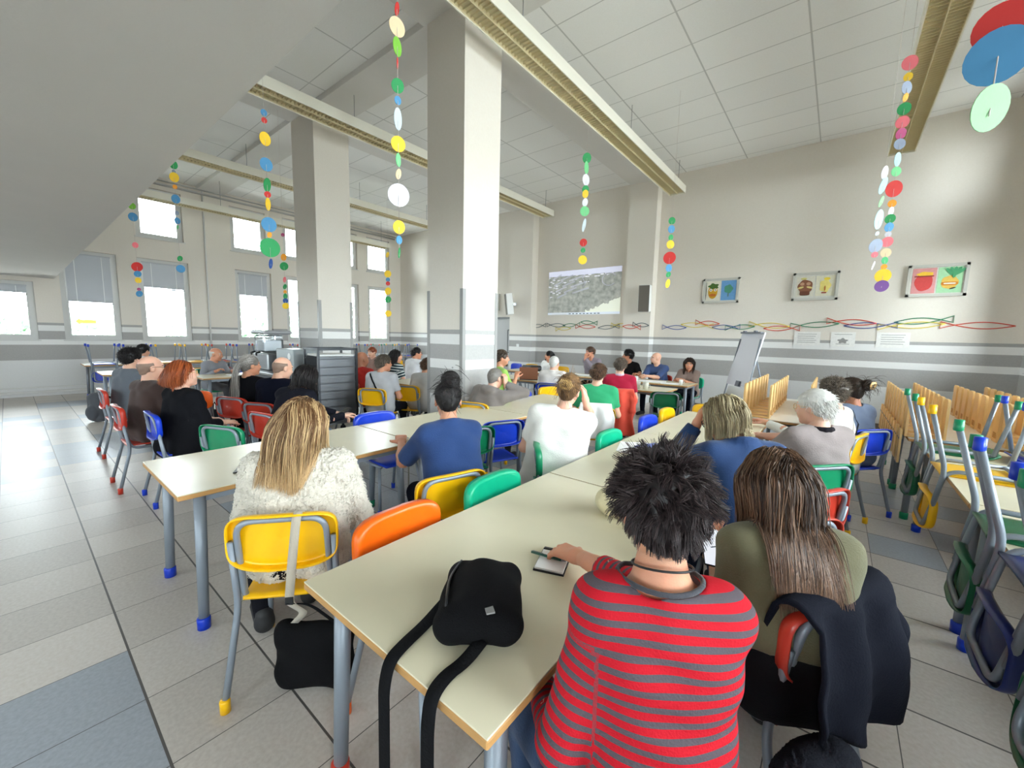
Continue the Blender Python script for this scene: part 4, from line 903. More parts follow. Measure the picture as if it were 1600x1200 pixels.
    def torso(s_, g):
        s_.cap(B(0, -.004, .05), B(0, -.008, .39), .096*fat+g, .082+g, .06)
        for s in (-1, 1):
            s_.cap(B(s*.085, .0, -.02), B(s*.068, .005, .19), .112*fat+g, .098*fat+g, .06); s_.cap(B(s*.068, .005, .19), B(s*.086, .01, .35), .098*fat+g, .092*fat**.5+g, .06); s_.cap(B(s*.086, .01, .35), B(s*.12, -.002, .425), .088+g, .050+g, .06)
            s_.cap(B(s*.025, -.012, .478), sh[s], .044+g*.5, .050+g*.5, .05)
            if fem: s_.ell(B(s*.07, .085*fat, .31), (.062, .055, .06), .05)
        if fat > 1.08: s_.ell(B(0, .07*fat, .12), (.13*fat, .10*fat, .13), .08)
        return s_
    c = torso(SDF(), g); base = torso(SDF(), g)
    long_ = kind in ('long', 'cardigan', 'hoodie', 'jacket', 'shirt', 'fluffy')
    thick = {'hoodie': .012, 'jacket': .010, 'fluffy': .016, 'cardigan': .008, 'shirt': .006}.get(kind, .002)
    ends = {}
    for s in (-1, 1):
        S, E, W = arms[s]; sl = (sleeve_r if s == 1 else sleeve_l)
        sl = sl if sl is not None else (1.93 if long_ else .62)
        r0, r1, r2 = .052*fat**.5+g*.6+thick, .046+thick, .034+thick
        def pt(u): return S+(E-S)*u if u <= 1 else E+(W-E)*(u-1)
        if sl <= 1: c.cap(S, pt(sl), r0, r1+.008, .035)
        else: c.cap(S, E, r0, r1, .035); c.cap(E, pt(sl), r1, r2+(r1-r2)*(2-sl), .02)
        ends[s] = (pt(sl), nrm(pt(sl)-pt(sl-.05)))
    for s in (-1, 1):
        p_, d_ = ends[s]; c.P.append(('e', p_+d_*.045, np.array([.062, .062, .045]), np.stack([nrm(np.cross(d_, [.3, .5, .81])), nrm(np.cross(d_, np.cross(d_, [.3, .5, .81]))), d_], 1), 0, .004, True))
    if kind == 'vest':
        pass
    nc = neckcut if neckcut is not None else (.070, .075, .045)
    if kind not in ('hoodie', 'fluffy'): c.ell(N+sp*.012+fw*.012, np.array(nc)*np.array([1, 1, 1]), .008, True)
    if kind == 'hoodie': c.ell(B(0, -.10, .47), (.105, .055, .055), .03); c.cap(B(-.08, -.05, .49), B(.08, -.05, .49), .035, k=.03); c.cap(B(-.085, -.03, .485), B(-.03, .07, .45), .024, k=.02); c.cap(B(.085, -.03, .485), B(.03, .07, .45), .024, k=.02)
    cs_ = SDF()
    if kind in ('shirt', 'jacket', 'polo'):
        for k_ in range(9):
            a, a2 = PI*(-.15+1.3*k_/9)+PI, PI*(-.15+1.3*(k_+1)/9)+PI
            (cs_ if collar else c).cap(B(.066*math.cos(a), .062*math.sin(a)-.004, .498), B(.066*math.cos(a2), .062*math.sin(a2)-.004, .498), .017, k=.012)
    if kind in ('cardigan', 'tunic', 'jacket'): # longer hem over the hips
        for s in (-1, 1): c.cap(B(s*.10, -.01, .05), np.array([s*.12, -.03, pz-.08]), .125*fat, .13*fat, .06)
    if hem is not None: c.P.append(('p', B(0, 0, hem), -sp*-1, 0, 0, 0, True)); c.P[-1] = ('p', B(0, 0, hem), sp, 0, 0, 0, True)
    amp = [.0045, .004, .003][q]
    def folds(Xq):
        y = wob(Xq, 26, len(label) % 7)*amp+wob(Xq*np.array([1, 1, 2.2]), 34, 3)*amp*.55
        if kind == 'fluffy': y = y*.5+.014*np.sin(Xq[:, 0]*270+3*np.sin(Xq[:, 2]*90))*np.sin(Xq[:, 1]*250)*np.sin(Xq[:, 2]*265+2*np.sin(Xq[:, 0]*80))
        return y
    hcl = [.008, .0115, .016][q] if kind != 'fluffy' else .0065
    Vc, Fc = c.mesh(hcl, folds)
    attr = None
    cm = cloth(colr, bscale=(320 if kind == 'fluffy' else 200 if q == 0 else 160)) if kind != 'fluffy' else cloth(colr, .5, 240)
    if stripes:
        best = np.full(len(Vc), 9.); val = np.zeros(len(Vc))
        for a, b2, s0, r_ in [(B(0, 0, -.1), B(0, 0, .5), 0, .15)]+[(arms[s][0], arms[s][1], .05, .06) for s in (-1, 1)]+[(arms[s][1], arms[s][2], .335, .05) for s in (-1, 1)]:
            ba = b2-a; hh = np.clip(((Vc-a)@ba)/(ba@ba), -.2, 1.2); dd = np.linalg.norm(Vc-a-np.clip(hh, 0, 1)[:, None]*ba, axis=1)-r_; u = (dd < best) & ((s0 == 0) | (s0 > .3) | (hh > .22)); best[u] = dd[u]; val[u] = s0+hh[u]*np.linalg.norm(ba)
        attr = {'stripe': val+wob(Vc, 18, 2)*.004}
        cm = bpy.data.materials.new('striped_jersey'); cm.use_nodes = True; Nn, Ln = nodes(cm); bb = Nn['Principled BSDF']; at = Nn.new('ShaderNodeAttribute'); at.attribute_name = 'stripe'
        dv = Nn.new('ShaderNodeMath'); dv.operation = 'DIVIDE'; dv.inputs[1].default_value = stripes[0]; fr = Nn.new('ShaderNodeMath'); fr.operation = 'FRACT'; gt = Nn.new('ShaderNodeMath'); gt.operation = 'GREATER_THAN'; gt.inputs[1].default_value = stripes[1]
        Ln.new(at.outputs['Fac'], dv.inputs[0]); Ln.new(dv.outputs[0], fr.inputs[0]); Ln.new(fr.outputs[0], gt.inputs[0]); mx = Nn.new('ShaderNodeMix'); mx.data_type = 'RGBA'; Ln.new(gt.outputs[0], mx.inputs['Factor']); mx.inputs['A'].default_value = (*lin(colr), 1); mx.inputs['B'].default_value = (*lin(stripes[2]), 1); Ln.new(mx.outputs['Result'], bb.inputs['Base Color']); bb.inputs['Roughness'].default_value = .85; bb.inputs['Specular IOR Level'].default_value = .2
        tc = Nn.new('ShaderNodeTexCoord'); nz = Nn.new('ShaderNodeTexNoise'); nz.inputs['Scale'].default_value = 220; Ln.new(tc.outputs['Object'], nz.inputs['Vector']); bu = Nn.new('ShaderNodeBump'); bu.inputs['Strength'].default_value = .2; bu.inputs['Distance'].default_value = .01; Ln.new(nz.outputs['Fac'], bu.inputs['Height']); Ln.new(bu.outputs[0], bb.inputs['Normal'])
    nm = {'tee': 't_shirt', 'long': 'sweater', 'cardigan': 'cardigan', 'hoodie': 'hoodie', 'jacket': 'jacket', 'shirt': 'shirt', 'fluffy': 'fluffy_sweater', 'polo': 'polo_shirt', 'tunic': 'tunic', 'vest': 'vest'}[kind]
    so = link(nm, mesh_np(nm, Vc, Fc, True, [cm], attr=attr), t)
    if cs_.P: Vk, Fk = cs_.mesh(.007); link('collar', mesh_np('collar', Vk, Fk, True, [cloth(collar)]), so)
    if neckcut is not None and q == 0:
        pts = []
        for k_ in range(25):
            a = 2*PI*k_/24; dv_ = rt*math.cos(a)*nc[0]+fw*math.sin(a)*nc[1]; best = None
            for z in np.linspace(.05, -.08, 66):
                p = N+sp*.012+fw*.012+dv_*1.0+sp*z
                if base.evalp(p[None])[0] < .004: best = p; break
            pts.append(best if best is not None else N+dv_)
        zz = np.array([(p-N)@sp for p in pts[:-1]]); z2 = zz.copy()
        for _ in range(14): z2 = (np.roll(z2, 1)+2*z2+np.roll(z2, -1))/4
        pts = [p+sp*(b_-a_) for p, a_, b_ in zip(pts[:-1], zz, z2)]+[0]
        MB().tube(pts[:-1], .0055, 8, closed=True).obj('neckline_trim', cloth((66, 66, 72)), so)
    # trousers and shoes
    ly = D(legyaw); Rl = np.array([[math.cos(ly), -math.sin(ly), 0], [math.sin(ly), math.cos(ly), 0], [0, 0, 1]]); L3 = lambda x, y, z: Rl@np.array([x, y, 0])+np.array([0, 0, z])
    tr = SDF(); tr.cap((-.07, 0, pz-.01), (.07, 0, pz-.01), .115*fat**.6, k=.05)
    if hem is not None: tr.cap(B(-.06, 0, .03), B(.06, 0, .03), .112, k=.05).cap(B(-.05, 0, .09), B(.05, 0, .09), .102, k=.05)
    for s in (-1, 1):
        kn = L3(s*.125, .41, seat+.045); ft = L3(s*.12, .36+.05*s, .09); tr.cap(L3(s*.09, .02, pz-.02), kn, .092*fat**.5, .066, .05); tr.cap(kn, ft, .064, .046, .03)
    Vt, Ft = tr.mesh([.012, .014, .018][q], lambda Xq: wob(Xq, 24, 5)*.004); link('trousers', mesh_np('trousers', Vt, Ft, True, [cloth(legs)]), t)
    for s in (-1, 1):
        a = L3(s*.12, .34+.05*s, .045); e = L3(s*.125, .54+.05*s, .035); sd = SDF().cap(a, e, .045, .036, .02).cap(a, a+np.array([0, 0, .05]), .042, k=.02).cut((0, 0, .0), (0, 0, 1.)); sd.P[-1] = ('p', np.array([0, 0, .004]), np.array([0, 0, 1.]), 0, 0, 0, True)
        Vs, Fs = sd.mesh(.012); link('shoe', mesh_np('shoe', Vs, Fs, True, [mat('shoe_%d_%d_%d' % shoes, shoes, .6)]), t)
    # -------- hair, grown in the head frame
    hk, hcx = hair[0], hair[1]; hm = hairmat(*HAIRC[hcx]); r = np.random.default_rng(len(label)*7+3)
    sw = [.0014, .0022, .0042][q]; nS = [3600, 1100, 260][q]; push = push_ell(HC, HR, .004); down = Rh.T@np.array([0, 0, -1.])
    parts = []
    def shell(pad, cutf=.050, low=-.055, full=False, ear=True):
        s_ = SDF(); s_.ell(HC, HR+pad, .02); s_.cap((0, -.045, .01), (0, -.05, low+.02), .050+pad*.5, .044+pad*.4, .04)
        s_.ell((0, .115, -.045), (.085, .115-cutf, .115), .02, True)
        if ear:
            for s in (-1, 1): s_.ell((s*.09, .02, -.045), (.04, .045, .055), .015, True)
        s_.P.append(('p', np.array([0, 0, low]), np.array([0, -.25, .97]), 0, 0, 0, True)); return s_
    def add_shell(s_, disp=.003, f=120):
        Vx, Fx = s_.mesh([.006, .008, .009][q], lambda Xq: wob(Xq*np.array([1, .35, .7]), f, 1)*disp); parts.append((Vx@Rh.T+Hc, Fx, .10+.1*wob(Vx, 160, 2)))
    def add_str(P, w_, sh_=None, world=False, grad=0):
        n = len(P); Vx, Fx = tubes(P, w_); sd = (r.random(n) if sh_ is None else sh_); Vx = Vx if world else Vx@Rh.T+Hc; parts.append((Vx, Fx, np.clip(np.repeat(sd, P.shape[1]*3)+grad*np.tile(np.repeat(np.linspace(-.5, .5, P.shape[1]), 3), n), 0, 1)))
    tang = lambda p: (lambda nn: nn/(np.linalg.norm(nn, axis=1, keepdims=True)+1e-9))(p-HC)
    if hk in ('bald', 'fringe'):
        if hk == 'fringe':
            s_ = SDF(); s_.ell(HC+np.array([0, -.004, -.012]), HR+np.array([.0008, .001, -.005]), .02); s_.cap((0, -.05, 0), (0, -.05, -.05), .045, k=.03); s_.ell((0, .06, .0), (.1, .075, .2), .01, True); s_.P.append(('p', np.array([0, 0, .055]), np.array([0, .1, -1.]), 0, 0, 0, True)); s_.P.append(('p', np.array([0, 0, -.05]), np.array([0, -.2, .98]), 0, 0, 0, True))
            for s in (-1, 1): s_.ell((s*.09, .02, -.03), (.04, .04, .04), .01, True)
            add_shell(s_, .0015, 200)
    elif hk == 'buzz': add_shell(shell(.003, .052), .0012, 220)
    elif hk in ('short', 'curly', 'spiky'):
        add_shell(shell({'short': .008, 'curly': .014, 'spiky': .010}[hk]), .004, 110)
        rp, rd = scalp_roots(int(nS*(1.7 if hk == 'spiky' else 1)), HC, seed=5+q)

        if hk == 'short':
            fld = lambda p, u: tang(p)*.25+np.array([0, -.25, 0])+down*.55+np.array([.35, .15, 0])*(p[:, 2:3] > .06); P = strands(rp, nrm2(rd*.35+fld(rp, 0)), .03+.025*r.random(len(rp)), 6, fld, .45, push, .16, 4)
        elif hk == 'curly':
            ph_ = r.random((len(rp), 1))*6.28; fld = lambda p, u: tang(p)*.55+.6*np.concatenate([np.sin(ph_+u*9), np.cos(ph_+u*7), np.sin(ph_*2+u*8)], 1)+down*.2; P = strands(rp, rd, .035+.025*r.random(len(rp)), 9, fld, .35, push, .2, 4)
        else:
            K = 420; gi = r.integers(0, len(rp), K); cl = np.argmin(((rp[:, None]-rp[gi][None])**2).sum(2), 1); gj = r.normal(size=(K, 3))*.45; crown = np.array([0, -.05, .1])
            away = rp-crown; away /= np.linalg.norm(away, axis=1, keepdims=True)+1e-6
            fld = lambda p, u: tang(p)*(.75-.25*u)+gj[cl]+away*.22+np.where(p[:, 2:3] < .0, 1, 0)*np.array([0, -.1, -.9])+down*(.30+.25*u); P = strands(rp, rd, (.036+.026*r.random(K)[cl])*(1-.35*(rp[:, 2] < -.02))*(1+.1*r.random(len(rp))), 8, fld, .35, push, .10, 4)
            tip = P[gi][cl]; uu = np.linspace(0, 1, 8)[None, :, None]**1.3; P = P*(1-.42*uu)+(tip+(P[:, :1]-P[gi][cl][:, :1])*.35)*.42*uu
        add_str(P, sw*(.85 if hk == 'spiky' else 1.25))
    elif hk in ('bob', 'long', 'mid'):
        Lh = {'bob': .20, 'mid': .30, 'long': .62}[hk]; Lh = hair[2] if len(hair) > 2 else Lh
        sd_ = torso(SDF(), .02)
        for s in (-1, 1): sd_.cap(arms[s][0], arms[s][1], .062, .055, .03)
        sB = SDF(); sB.P = [p for p in sd_.P]
        add_shell(shell(.003, .052, -.09, ear=False), .002, 150)
        rp, rd = scalp_roots(nS, HC, front=.062, low=-.04, seed=8+q)
        wmax = .074 if hk != 'bob' else .092; part = np.where(rp[:, 0:1]+.012*r.normal(size=(len(rp), 1)) > .004, 1., -1.); back_ = np.array([0, -1., 0])
        fld = lambda p, u: np.concatenate([part*.5*(p[:, 2:3] > .05), np.full((len(p), 1), -.35)*(p[:, 2:3] > .0), np.zeros((len(p), 1))], 1)+down[None]*1.0-np.concatenate([np.sign(p[:, :1])*np.clip(np.abs(p[:, :1])-wmax, 0, .2)*9, np.zeros((len(p), 2))], 1)
        d0 = tang(rp)*.10+np.concatenate([part*.40, np.full((len(rp), 1), -.75), np.zeros((len(rp), 1))], 1)*(rp[:, 2:3] > .03)+down*.5; d0 /= np.linalg.norm(d0, axis=1, keepdims=True)
        m = 16 if hk == 'long' else 11; pad = r.random((len(rp), 1))*.022
        def push2(p):
            q_ = (p-HC)/(HR+.004+pad*.55); l = np.linalg.norm(q_, axis=1, keepdims=True); p = np.where((l < 1) , HC+q_/np.maximum(l, 1e-6)*(HR+.004+pad*.55), p)
            # keep the face free: hair passes beside it
            fr_ = (p[:, 1] > .02) & (np.abs(p[:, 0]) < .072) & (p[:, 2] < .04); p[fr_, 0] = np.sign(p[fr_, 0]+1e-6)*.074
            nb = (np.abs(p[:, 0]) < .085) & (p[:, 1] > -.075) & (p[:, 2] < -.03) & (p[:, 1] < .02); k_ = nb & (np.abs(p[:, 0]) < .055); p[k_, 1] = np.minimum(p[k_, 1], -.078-pad[k_, 0])
            w_ = p@Rh.T+Hc; lowm = w_[:, 2] < N[2]+.03
            if lowm.any():
                idx = np.nonzero(lowm)[0]; w2 = push_sdf(sB, .004)(w_[idx]); w2 = w2+0; p = p.copy(); p[idx] = (w2+np.array([0, 0, 0])-Hc)@Rh
            return p
        LL = Lh*(.80+.2*r.random(len(rp)))+.10*np.clip((rp[:, 2])/.1, 0, 1)
        K = [140, 70, 30][q]; gi = r.integers(0, len(rp), K); cl = np.argmin(((rp[:, None]-rp[gi][None])**2).sum(2), 1)
        P = strands(rp, d0, LL, m, fld, .45, push2, .09, 6)
        uu = np.linspace(0, 1, m)[None, :, None]; P = P*(1-.4*uu)+(P[gi][cl]+(P[:, :1]-P[gi][cl][:, :1])*.5)*.4*uu
        shd = np.clip(.5+.42*r.normal(size=K)[cl]*.7+.2*r.normal(size=len(rp)), 0, 1); add_str(P, sw*1.35, shd, grad=.7 if hcx == 'blonde' else .25)
    elif hk in ('bun', 'ponytail', 'topbun', 'clip'):
        kp = {'bun': np.array([0, -.125, .07]), 'topbun': np.array([.01, -.085, .125]), 'clip': np.array([.01, -.125, .055]), 'ponytail': np.array([0, -.125, .01])}[hk]
        add_shell(shell(.006, .050), .0022, 170)
        rp, rd = scalp_roots(nS*2//3, HC, seed=9+q); 
        def fld(p, u): v = kp-p; return v/(np.linalg.norm(v, axis=1, keepdims=True)+1e-6)+tang(p)*.12
        LL = np.linalg.norm(kp-rp, axis=1)*1.22; d0 = fld(rp, 0); P = strands(rp, d0, LL, 8, fld, .3, push_ell(HC, HR, .008), .06, 6); add_str(P, sw*1.2)
        if hk != 'ponytail':
            rr = .046 if hk != 'topbun' else .050; s_ = SDF(); s_.ell(kp+np.array([0, -.008, 0]), (rr, rr*.85, rr), .02); add_shell(s_, .004, 150)
            n = nS//3; a0 = r.random(n)*6.28; inc = r.normal(size=n)*.9; u = np.linspace(0, 1, 10); ang = a0[:, None]+u[None]*3.2; R_ = rr*1.05*(1+.12*r.random(n))[:, None]
            ci, si = np.cos(inc)[:, None], np.sin(inc)[:, None]; P = np.stack([R_*np.cos(ang), -R_*np.sin(ang)*si*.9-.008, R_*np.sin(ang)*ci], 2)+kp; add_str(P, sw*1.3)
            n = nS//14; rp2 = kp+r.normal(size=(n, 3))*.03; P = strands(rp2, r.normal(size=(n, 3))*.6+np.array([0, -.4, .2]), .06+.06*r.random(n), 7, lambda p, u: down[None]*1.0+0*p, .75, push, .4, 3); add_str(P, sw)
        else:
            n = nS//2; sB = torso(SDF(), .02); rp2 = kp+r.normal(size=(n, 3))*np.array([.014, .008, .014]); d0 = np.tile(np.array([0, -.6, -.5]), (n, 1))
            def pw(p): w_ = push_sdf(sB, .006)(p@Rh.T+Hc); return (w_-Hc)@Rh
            P = strands(rp2, d0, (hair[2] if len(hair) > 2 else .38)*(.8+.2*r.random(n)), 12, lambda p, u: down[None]+0*p, .6, pw, .05, 3); add_str(P, sw*1.3)
        n = nS//12; rp3, rd3 = scalp_roots(n, HC, seed=19); P = strands(rp3, rd3, .03+.05*r.random(n), 7, lambda p, u: down[None]*.7+tang(p)*.3, .6, push, .5, 5); add_str(P, sw*.7)
    if beard:
        s_ = SDF(); s_.ell((0, .034, -.070), (.054, .052, .045), .02); s_.ell((0, .078, -.098), (.026, .022, .022), .02); s_.ell((0, .095, -.045), (.022, .012, .006), .006); s_.ell((0, .12, -.0635), (.02, .03, .008), .004, True); s_.P.append(('p', np.array([0, .03, -.045]), np.array([0, -.45, -.9]), 0, 0, 0, True)); add_shell(s_, .002, 200)
    if parts:
        c0 = 0; Vs, Fs, As = [], [], []
        for Vx, Fx, a in parts: Vs.append(Vx); Fs.append(Fx+c0); As.append(a); c0 += len(Vx)
        ho = link('hair', mesh_np('hair', np.concatenate(Vs), np.concatenate(Fs), True, [hm], attr={'shade': np.concatenate(As)}), t)
        if hk == 'clip':
            cb = MB(); T = Rh
            for s in (-1, 1):
                for k_ in range(4): cb.tube([Rh@(kp+np.array([s*.012+.012*(k_-1.5), -.06, .03]))+Hc, Rh@(kp+np.array([s*.03+.012*(k_-1.5), -.052, -.0]))+Hc, Rh@(kp+np.array([s*.014+.01*(k_-1.5), -.045, -.035]))+Hc], .0035, 6)
            cb.obj('hair_clip', mat('clip_horn', (206, 170, 110), .35), ho)
    if glasses:
        gb = MB(); G_ = lambda p: Rh@np.array(p)+Hc
        if glasses == 'head': o_ = np.array([0, -.035, .095])
        else: o_ = np.zeros(3)
        for s in (-1, 1): gb.tube([G_(np.array([s*.034+.024*math.cos(a), .103-.004*abs(math.cos(a)), .006+.018*math.sin(a)])+o_) for a in np.linspace(0, 2*PI, 15)[:-1]], .0022, 6, closed=True); gb.tube([G_(np.array([s*.058, .100, .010])+o_), G_(np.array([s*.080, .05, .012])+o_), G_(np.array([s*.083, -.01, .012])+o_), G_(np.array([s*.081, -.03, -.006])+o_)], .002, 6)
        gb.tube([G_(np.array([-.011, .104, .008])+o_), G_(np.array([0, .109, .011])+o_), G_(np.array([.011, .104, .008])+o_)], .002, 6)
        gb.obj('glasses', M_BLACK if glasses != 'light' else mat('clip_horn', (206, 170, 110), .35), t)
    if extra: extra(dict(t=t, B=B, N=N, Hc=Hc, Rh=Rh, sh=sh, arms=arms, base=base, rt=rt, fw=fw, sp=sp, shirt=so, loc=loc, o=o))
    return t, o
def strap(ctx, pts, w_, col, name='bag_strap'):
    """a flat band laid over the clothes through torso points (x, y, z), pushed out to the surface"""
    P = np.array([ctx['B'](*p) for p in pts]); Q = []
    for a, b in zip(P, P[1:]):
        for u in np.linspace(0, 1, 7)[:-1]: Q.append(a+(b-a)*u)
    Q.append(P[-1]); Q = push_sdf(ctx['base'], .008)(np.array(Q)); Q = push_sdf(ctx['base'], .012)(Q)
    T = np.gradient(Q, axis=0); nn = Q-ctx['B'](0, 0, .3); nn /= np.linalg.norm(nn, axis=1, keepdims=True); sdv = np.cross(T, nn); sdv /= np.linalg.norm(sdv, axis=1, keepdims=True)+1e-9
    MB().sheet(np.stack([Q-sdv*w_/2, Q, Q+sdv*w_/2], 1), .004).obj(name, cloth(col), ctx['t'])
# ---------------------------------------------------------------- the people
def sit_chair(col, o, yaw, label, dx=0, dy=0, **k):
    rz = D(yaw); return chair(col, o[0]+dx*math.cos(rz)-dy*math.sin(rz), o[1]+dx*math.sin(rz)+dy*math.cos(rz), rz, label, **k)
AUD = 'listeners at the tables'; PAN = 'speakers at the front table'
# --- close to the camera
def p1x(c):
    pts = [c['N']+c['rt']*.062*math.cos(a)+c['fw']*(.060*math.sin(a)-.008)+c['sp']*(.030+.012*math.sin(a)*-1) for a in np.linspace(0, 2*PI, 25)[:-1]]
    MB().tube(pts, .0025, 6, closed=True).obj('cord_necklace', M_BLACK, c['t'])
h1 = onz(1033, 806, 1.16)
t1, o1 = person('woman with spiky dark hair in a red and grey striped top, nearest the camera', h1, 34, 26, -8, lean=6, arml=(.30, .27), rh=(-.62, 1.17, .805), rdir=(-.95, .12, -.1), rn=(-.05, .1, -1), rcurl=.55, lh=(-.56, .86, .60), lcurl=.5, rpole=(.3, .2, -.6), lpole=(-.25, -.6, -1), top=('long', (184, 24, 38)), stripes=(.0275, .56, (86, 78, 84)), legs=(52, 72, 104), legyaw=26, hair=('spiky', 'spiky'), q=0, fem=True, tone=1, neckcut=(.088, .088, .055), sleeve_r=1.55, sleeve_l=1.9, extra=p1x, seat=.41, wid=.80, fat=.86, shoes=(40, 40, 44))
cx1 = sit_chair('red', o1, 58, 'chair under the woman in the striped top, hidden by her'); cx1.scale = (1, 1, .93)
h2 = onz(1210, 766, 1.062)
t2, o2 = person('woman with very long brown hair in an olive satin blouse, looking at her phone', h2, 30, 36, -26, lean=11, side=-2, rh=(-.185, 1.63, .775), lh=(-.285, 1.60, .765), rcurl=.6, lcurl=.7, rdir=(-.8, .25, .15), ldir=(.35, .6, .3), rn=(-.3, .3, .8), ln=(.4, -.2, .85), top=('tee', (104, 100, 76)), legs=(34, 34, 38), hair=('long', 'brown', .42), q=0, fem=True, tone=2, seat=.43, sleeve_l=.75, sleeve_r=.75, wid=.88, lpole=(-.1, -.3, -1), hem=.12)
c2 = chair('red', -.13, 1.57, D(63), 'red chair of the long-haired woman, a dark jacket over its back')
h7 = onz(476, 668, 1.10)
t7, o7 = person('woman with straight blonde hair in a fluffy white sweater, seen from behind', h7, 51, 20, -3, lean=6, legyaw=28, top=('fluffy', (206, 199, 186)), legs=(24, 24, 32), hair=('mid', 'blonde', .31), q=0, fem=True, glasses='dark', seat=.435, wid=1.12, fat=1.05, tone=2, lh=None, rh=None)
c7 = chair('yellow', o7[0], o7[1]-.0, D(51), 'yellow chair of the woman in the white fluffy sweater, a bag strap over its back')
h8 = onz(700, 630, 1.115)
t8, o8 = person('woman with a dark bun in a blue denim shirt, at the middle table', h8, 70, 52, -14, lean=18, lh=(-2.3, 1.66, .80), rh=(-2.3, 2.0, .80), top=('shirt', (38, 62, 108)), legs=(24, 28, 48), hair=('topbun', 'black'), q=1, fem=True, seat=.435, wid=.94, sleeve_l=.85, sleeve_r=.85, tone=1)
chair('yellow', -1.77, 1.51, D(75), 'yellow chair of the woman in the blue denim shirt')
h3 = onz(1132, 658, 1.12)
t3, o3 = person('woman with a grey-blonde bob in a denim jacket, forehead in her hands', h3, 42, 82, -26, lean=24, lh=h3+np.array([-.150, .03, -.055]), rh=h3+np.array([-.09, .135, -.075]), ldir=(.25, .05, .9), rdir=(.0, -.15, .95), ln=(.9, .3, .1), rn=(.3, -.9, .1), lcurl=.35, rcurl=.35, lpole=(-.6, .4, -.9), rpole=(.2, .6, -.9), top=('jacket', (34, 58, 98)), legs=(30, 38, 60), hair=('bob', 'gblonde', .12), q=1, fem=True, seat=.43, glasses='dark', tone=1, wid=1.1)
sit_chair('red', o3, 42, 'red-orange chair of the denim jacket woman')
h4 = onz(1272, 640, 1.105)
t4, o4 = person('white-haired man in a taupe fleece with a dark collar, glasses on, looking sideways', h4, 42, 68, -6, lean=2, lh=(-.52, 3.45, .80), rh=(-.5, 3.7, .80), top=('polo', (142, 130, 128)), collar=(40, 36, 40), legs=(36, 38, 50), hair=('short', 'white'), q=1, glasses='light', tone=2, seat=.435, fat=1.04, sleeve_l=.5, sleeve_r=.5, wid=1.0)
chair_at('green', 1288, 752, .70, D(50), 'green chair of the white-haired man in the taupe fleece')
def p5x(c): strap(c, [(.15, -.06, .46), (.06, -.14, .36), (-.06, -.14, .2), (-.13, -.10, .05)], .022, (30, 30, 36))
c5 = chair_at('yellow', 1341, 696, .715, D(74), 'yellow chair of the woman in the white cardigan')
h5 = np.array([c5.location.x-.0, c5.location.y+.05, 1.11])
t5, o5 = person('grey-brown haired woman in a white cardigan with a thin dark strap across her back', h5, 70, 44, -5, lean=8, lh=(-.45, 4.4, .80), top=('long', (226, 224, 216)), legs=(36, 38, 50), hair=('curly', 'gbrown'), q=1, fem=True, seat=.43, extra=p5x)
c6 = chair_at('blue', 1362, 691, .69, D(50), 'blue chair of the woman in the slate blue pinafore')
h6 = np.array([c6.location.x-.02, c6.location.y+.06, 1.10])
t6, o6 = person('dark-haired woman with a messy knot in a slate blue pinafore', h6, 50, 62, -6, lean=5, top=('tee', (92, 102, 122)), legs=(60, 70, 92), hair=('clip', 'dark'), q=1, fem=True, seat=.43, tone=3, sleeve_l=.3, sleeve_r=.3)
h9 = onz(888, 613, 1.15)
t9, o9 = person('woman in a white T-shirt with light brown hair clipped up, cheek on her hand', h9, 24, 18, -4, hroll=8, lean=12, side=6, rh=h9+np.array([.10, .09, -.07]), rdir=(-.25, .0, .9), rn=(-.9, -.2, .1), rcurl=.6, rpole=(.35, .5, -2), lh=None, top=('tee', (236, 234, 228)), legs=(26, 28, 36), hair=('clip', 'lbrown'), q=1, fem=True, seat=.435, fat=1.16, wid=1.2, tone=2, sleeve_l=.7, sleeve_r=.7)
chair_at('green', 842, 714, .70, D(-58), 'green chair of the woman in the white T-shirt, half hidden')
# --- left group
h22 = onz(286, 587, 1.12)
t22, o22 = person('red-haired woman in a black cardigan over a striped shirt', h22, 16, -2, 6, lean=2, top=('cardigan', (20, 20, 26)), legs=(36, 48, 84), hair=('bob', 'red', .11), q=1, fem=True, glasses='light', seat=.435, tone=2, fat=1.08, sleeve_l=1.6, sleeve_r=1.6)
chair_at('green', 345, 682, .72, D(24), 'empty green chair on the far side of the near table')
h21 = onz(237, 577, 1.14)
t21, o21 = person('balding man with glasses in a dark brown T-shirt', h21, 18, 4, 0, lean=4, top=('tee', (64, 48, 44)), legs=(30, 32, 40), hair=('fringe', 'thin'), q=1, glasses='dark', tone=2, beard=None, seat=.435, fat=1.08)
sit_chair('blue', o22, 0, 'blue chair of the red-haired woman')
sit_chair('red', o21, 0, 'red chair of the man in the brown T-shirt')
h20 = onz(206, 562, 1.15)
t20, o20 = person('dark-haired man in a grey shirt beside the dark backpack', h20, 24, 26, -4, lean=6, top=('tee', (92, 98, 106)), legs=(30, 34, 48), hair=('curly', 'black'), q=1, seat=.435, tone=2)
sit_chair('red', o20, 0, 'red chair of the dark-haired man in grey')
h23 = onz(224, 549, 1.115)
person('person in a pale blue shirt and navy trousers half hidden behind the man in grey', h23, 60, 40, -10, lean=16, top=('shirt', (196, 206, 216)), legs=(36, 46, 84), hair=('short', 'black'), lh=None)
h24 = np.array([-9.05, 2.42, 1.075])
t24, o24 = person('old white-haired man in a grey shirt at the table by the windows', h24, -60, -42, -8, lean=6, lh=(-8.68, 2.55, .80), rh=(-8.7, 2.3, .80), top=('shirt', (140, 142, 150)), legs=(70, 70, 74), hair=('fringe', 'white'), tone=1, seat=.435)
sit_chair('green', o24, -70, 'chair of the old man by the windows')
h25 = onz(391, 573, 1.13)
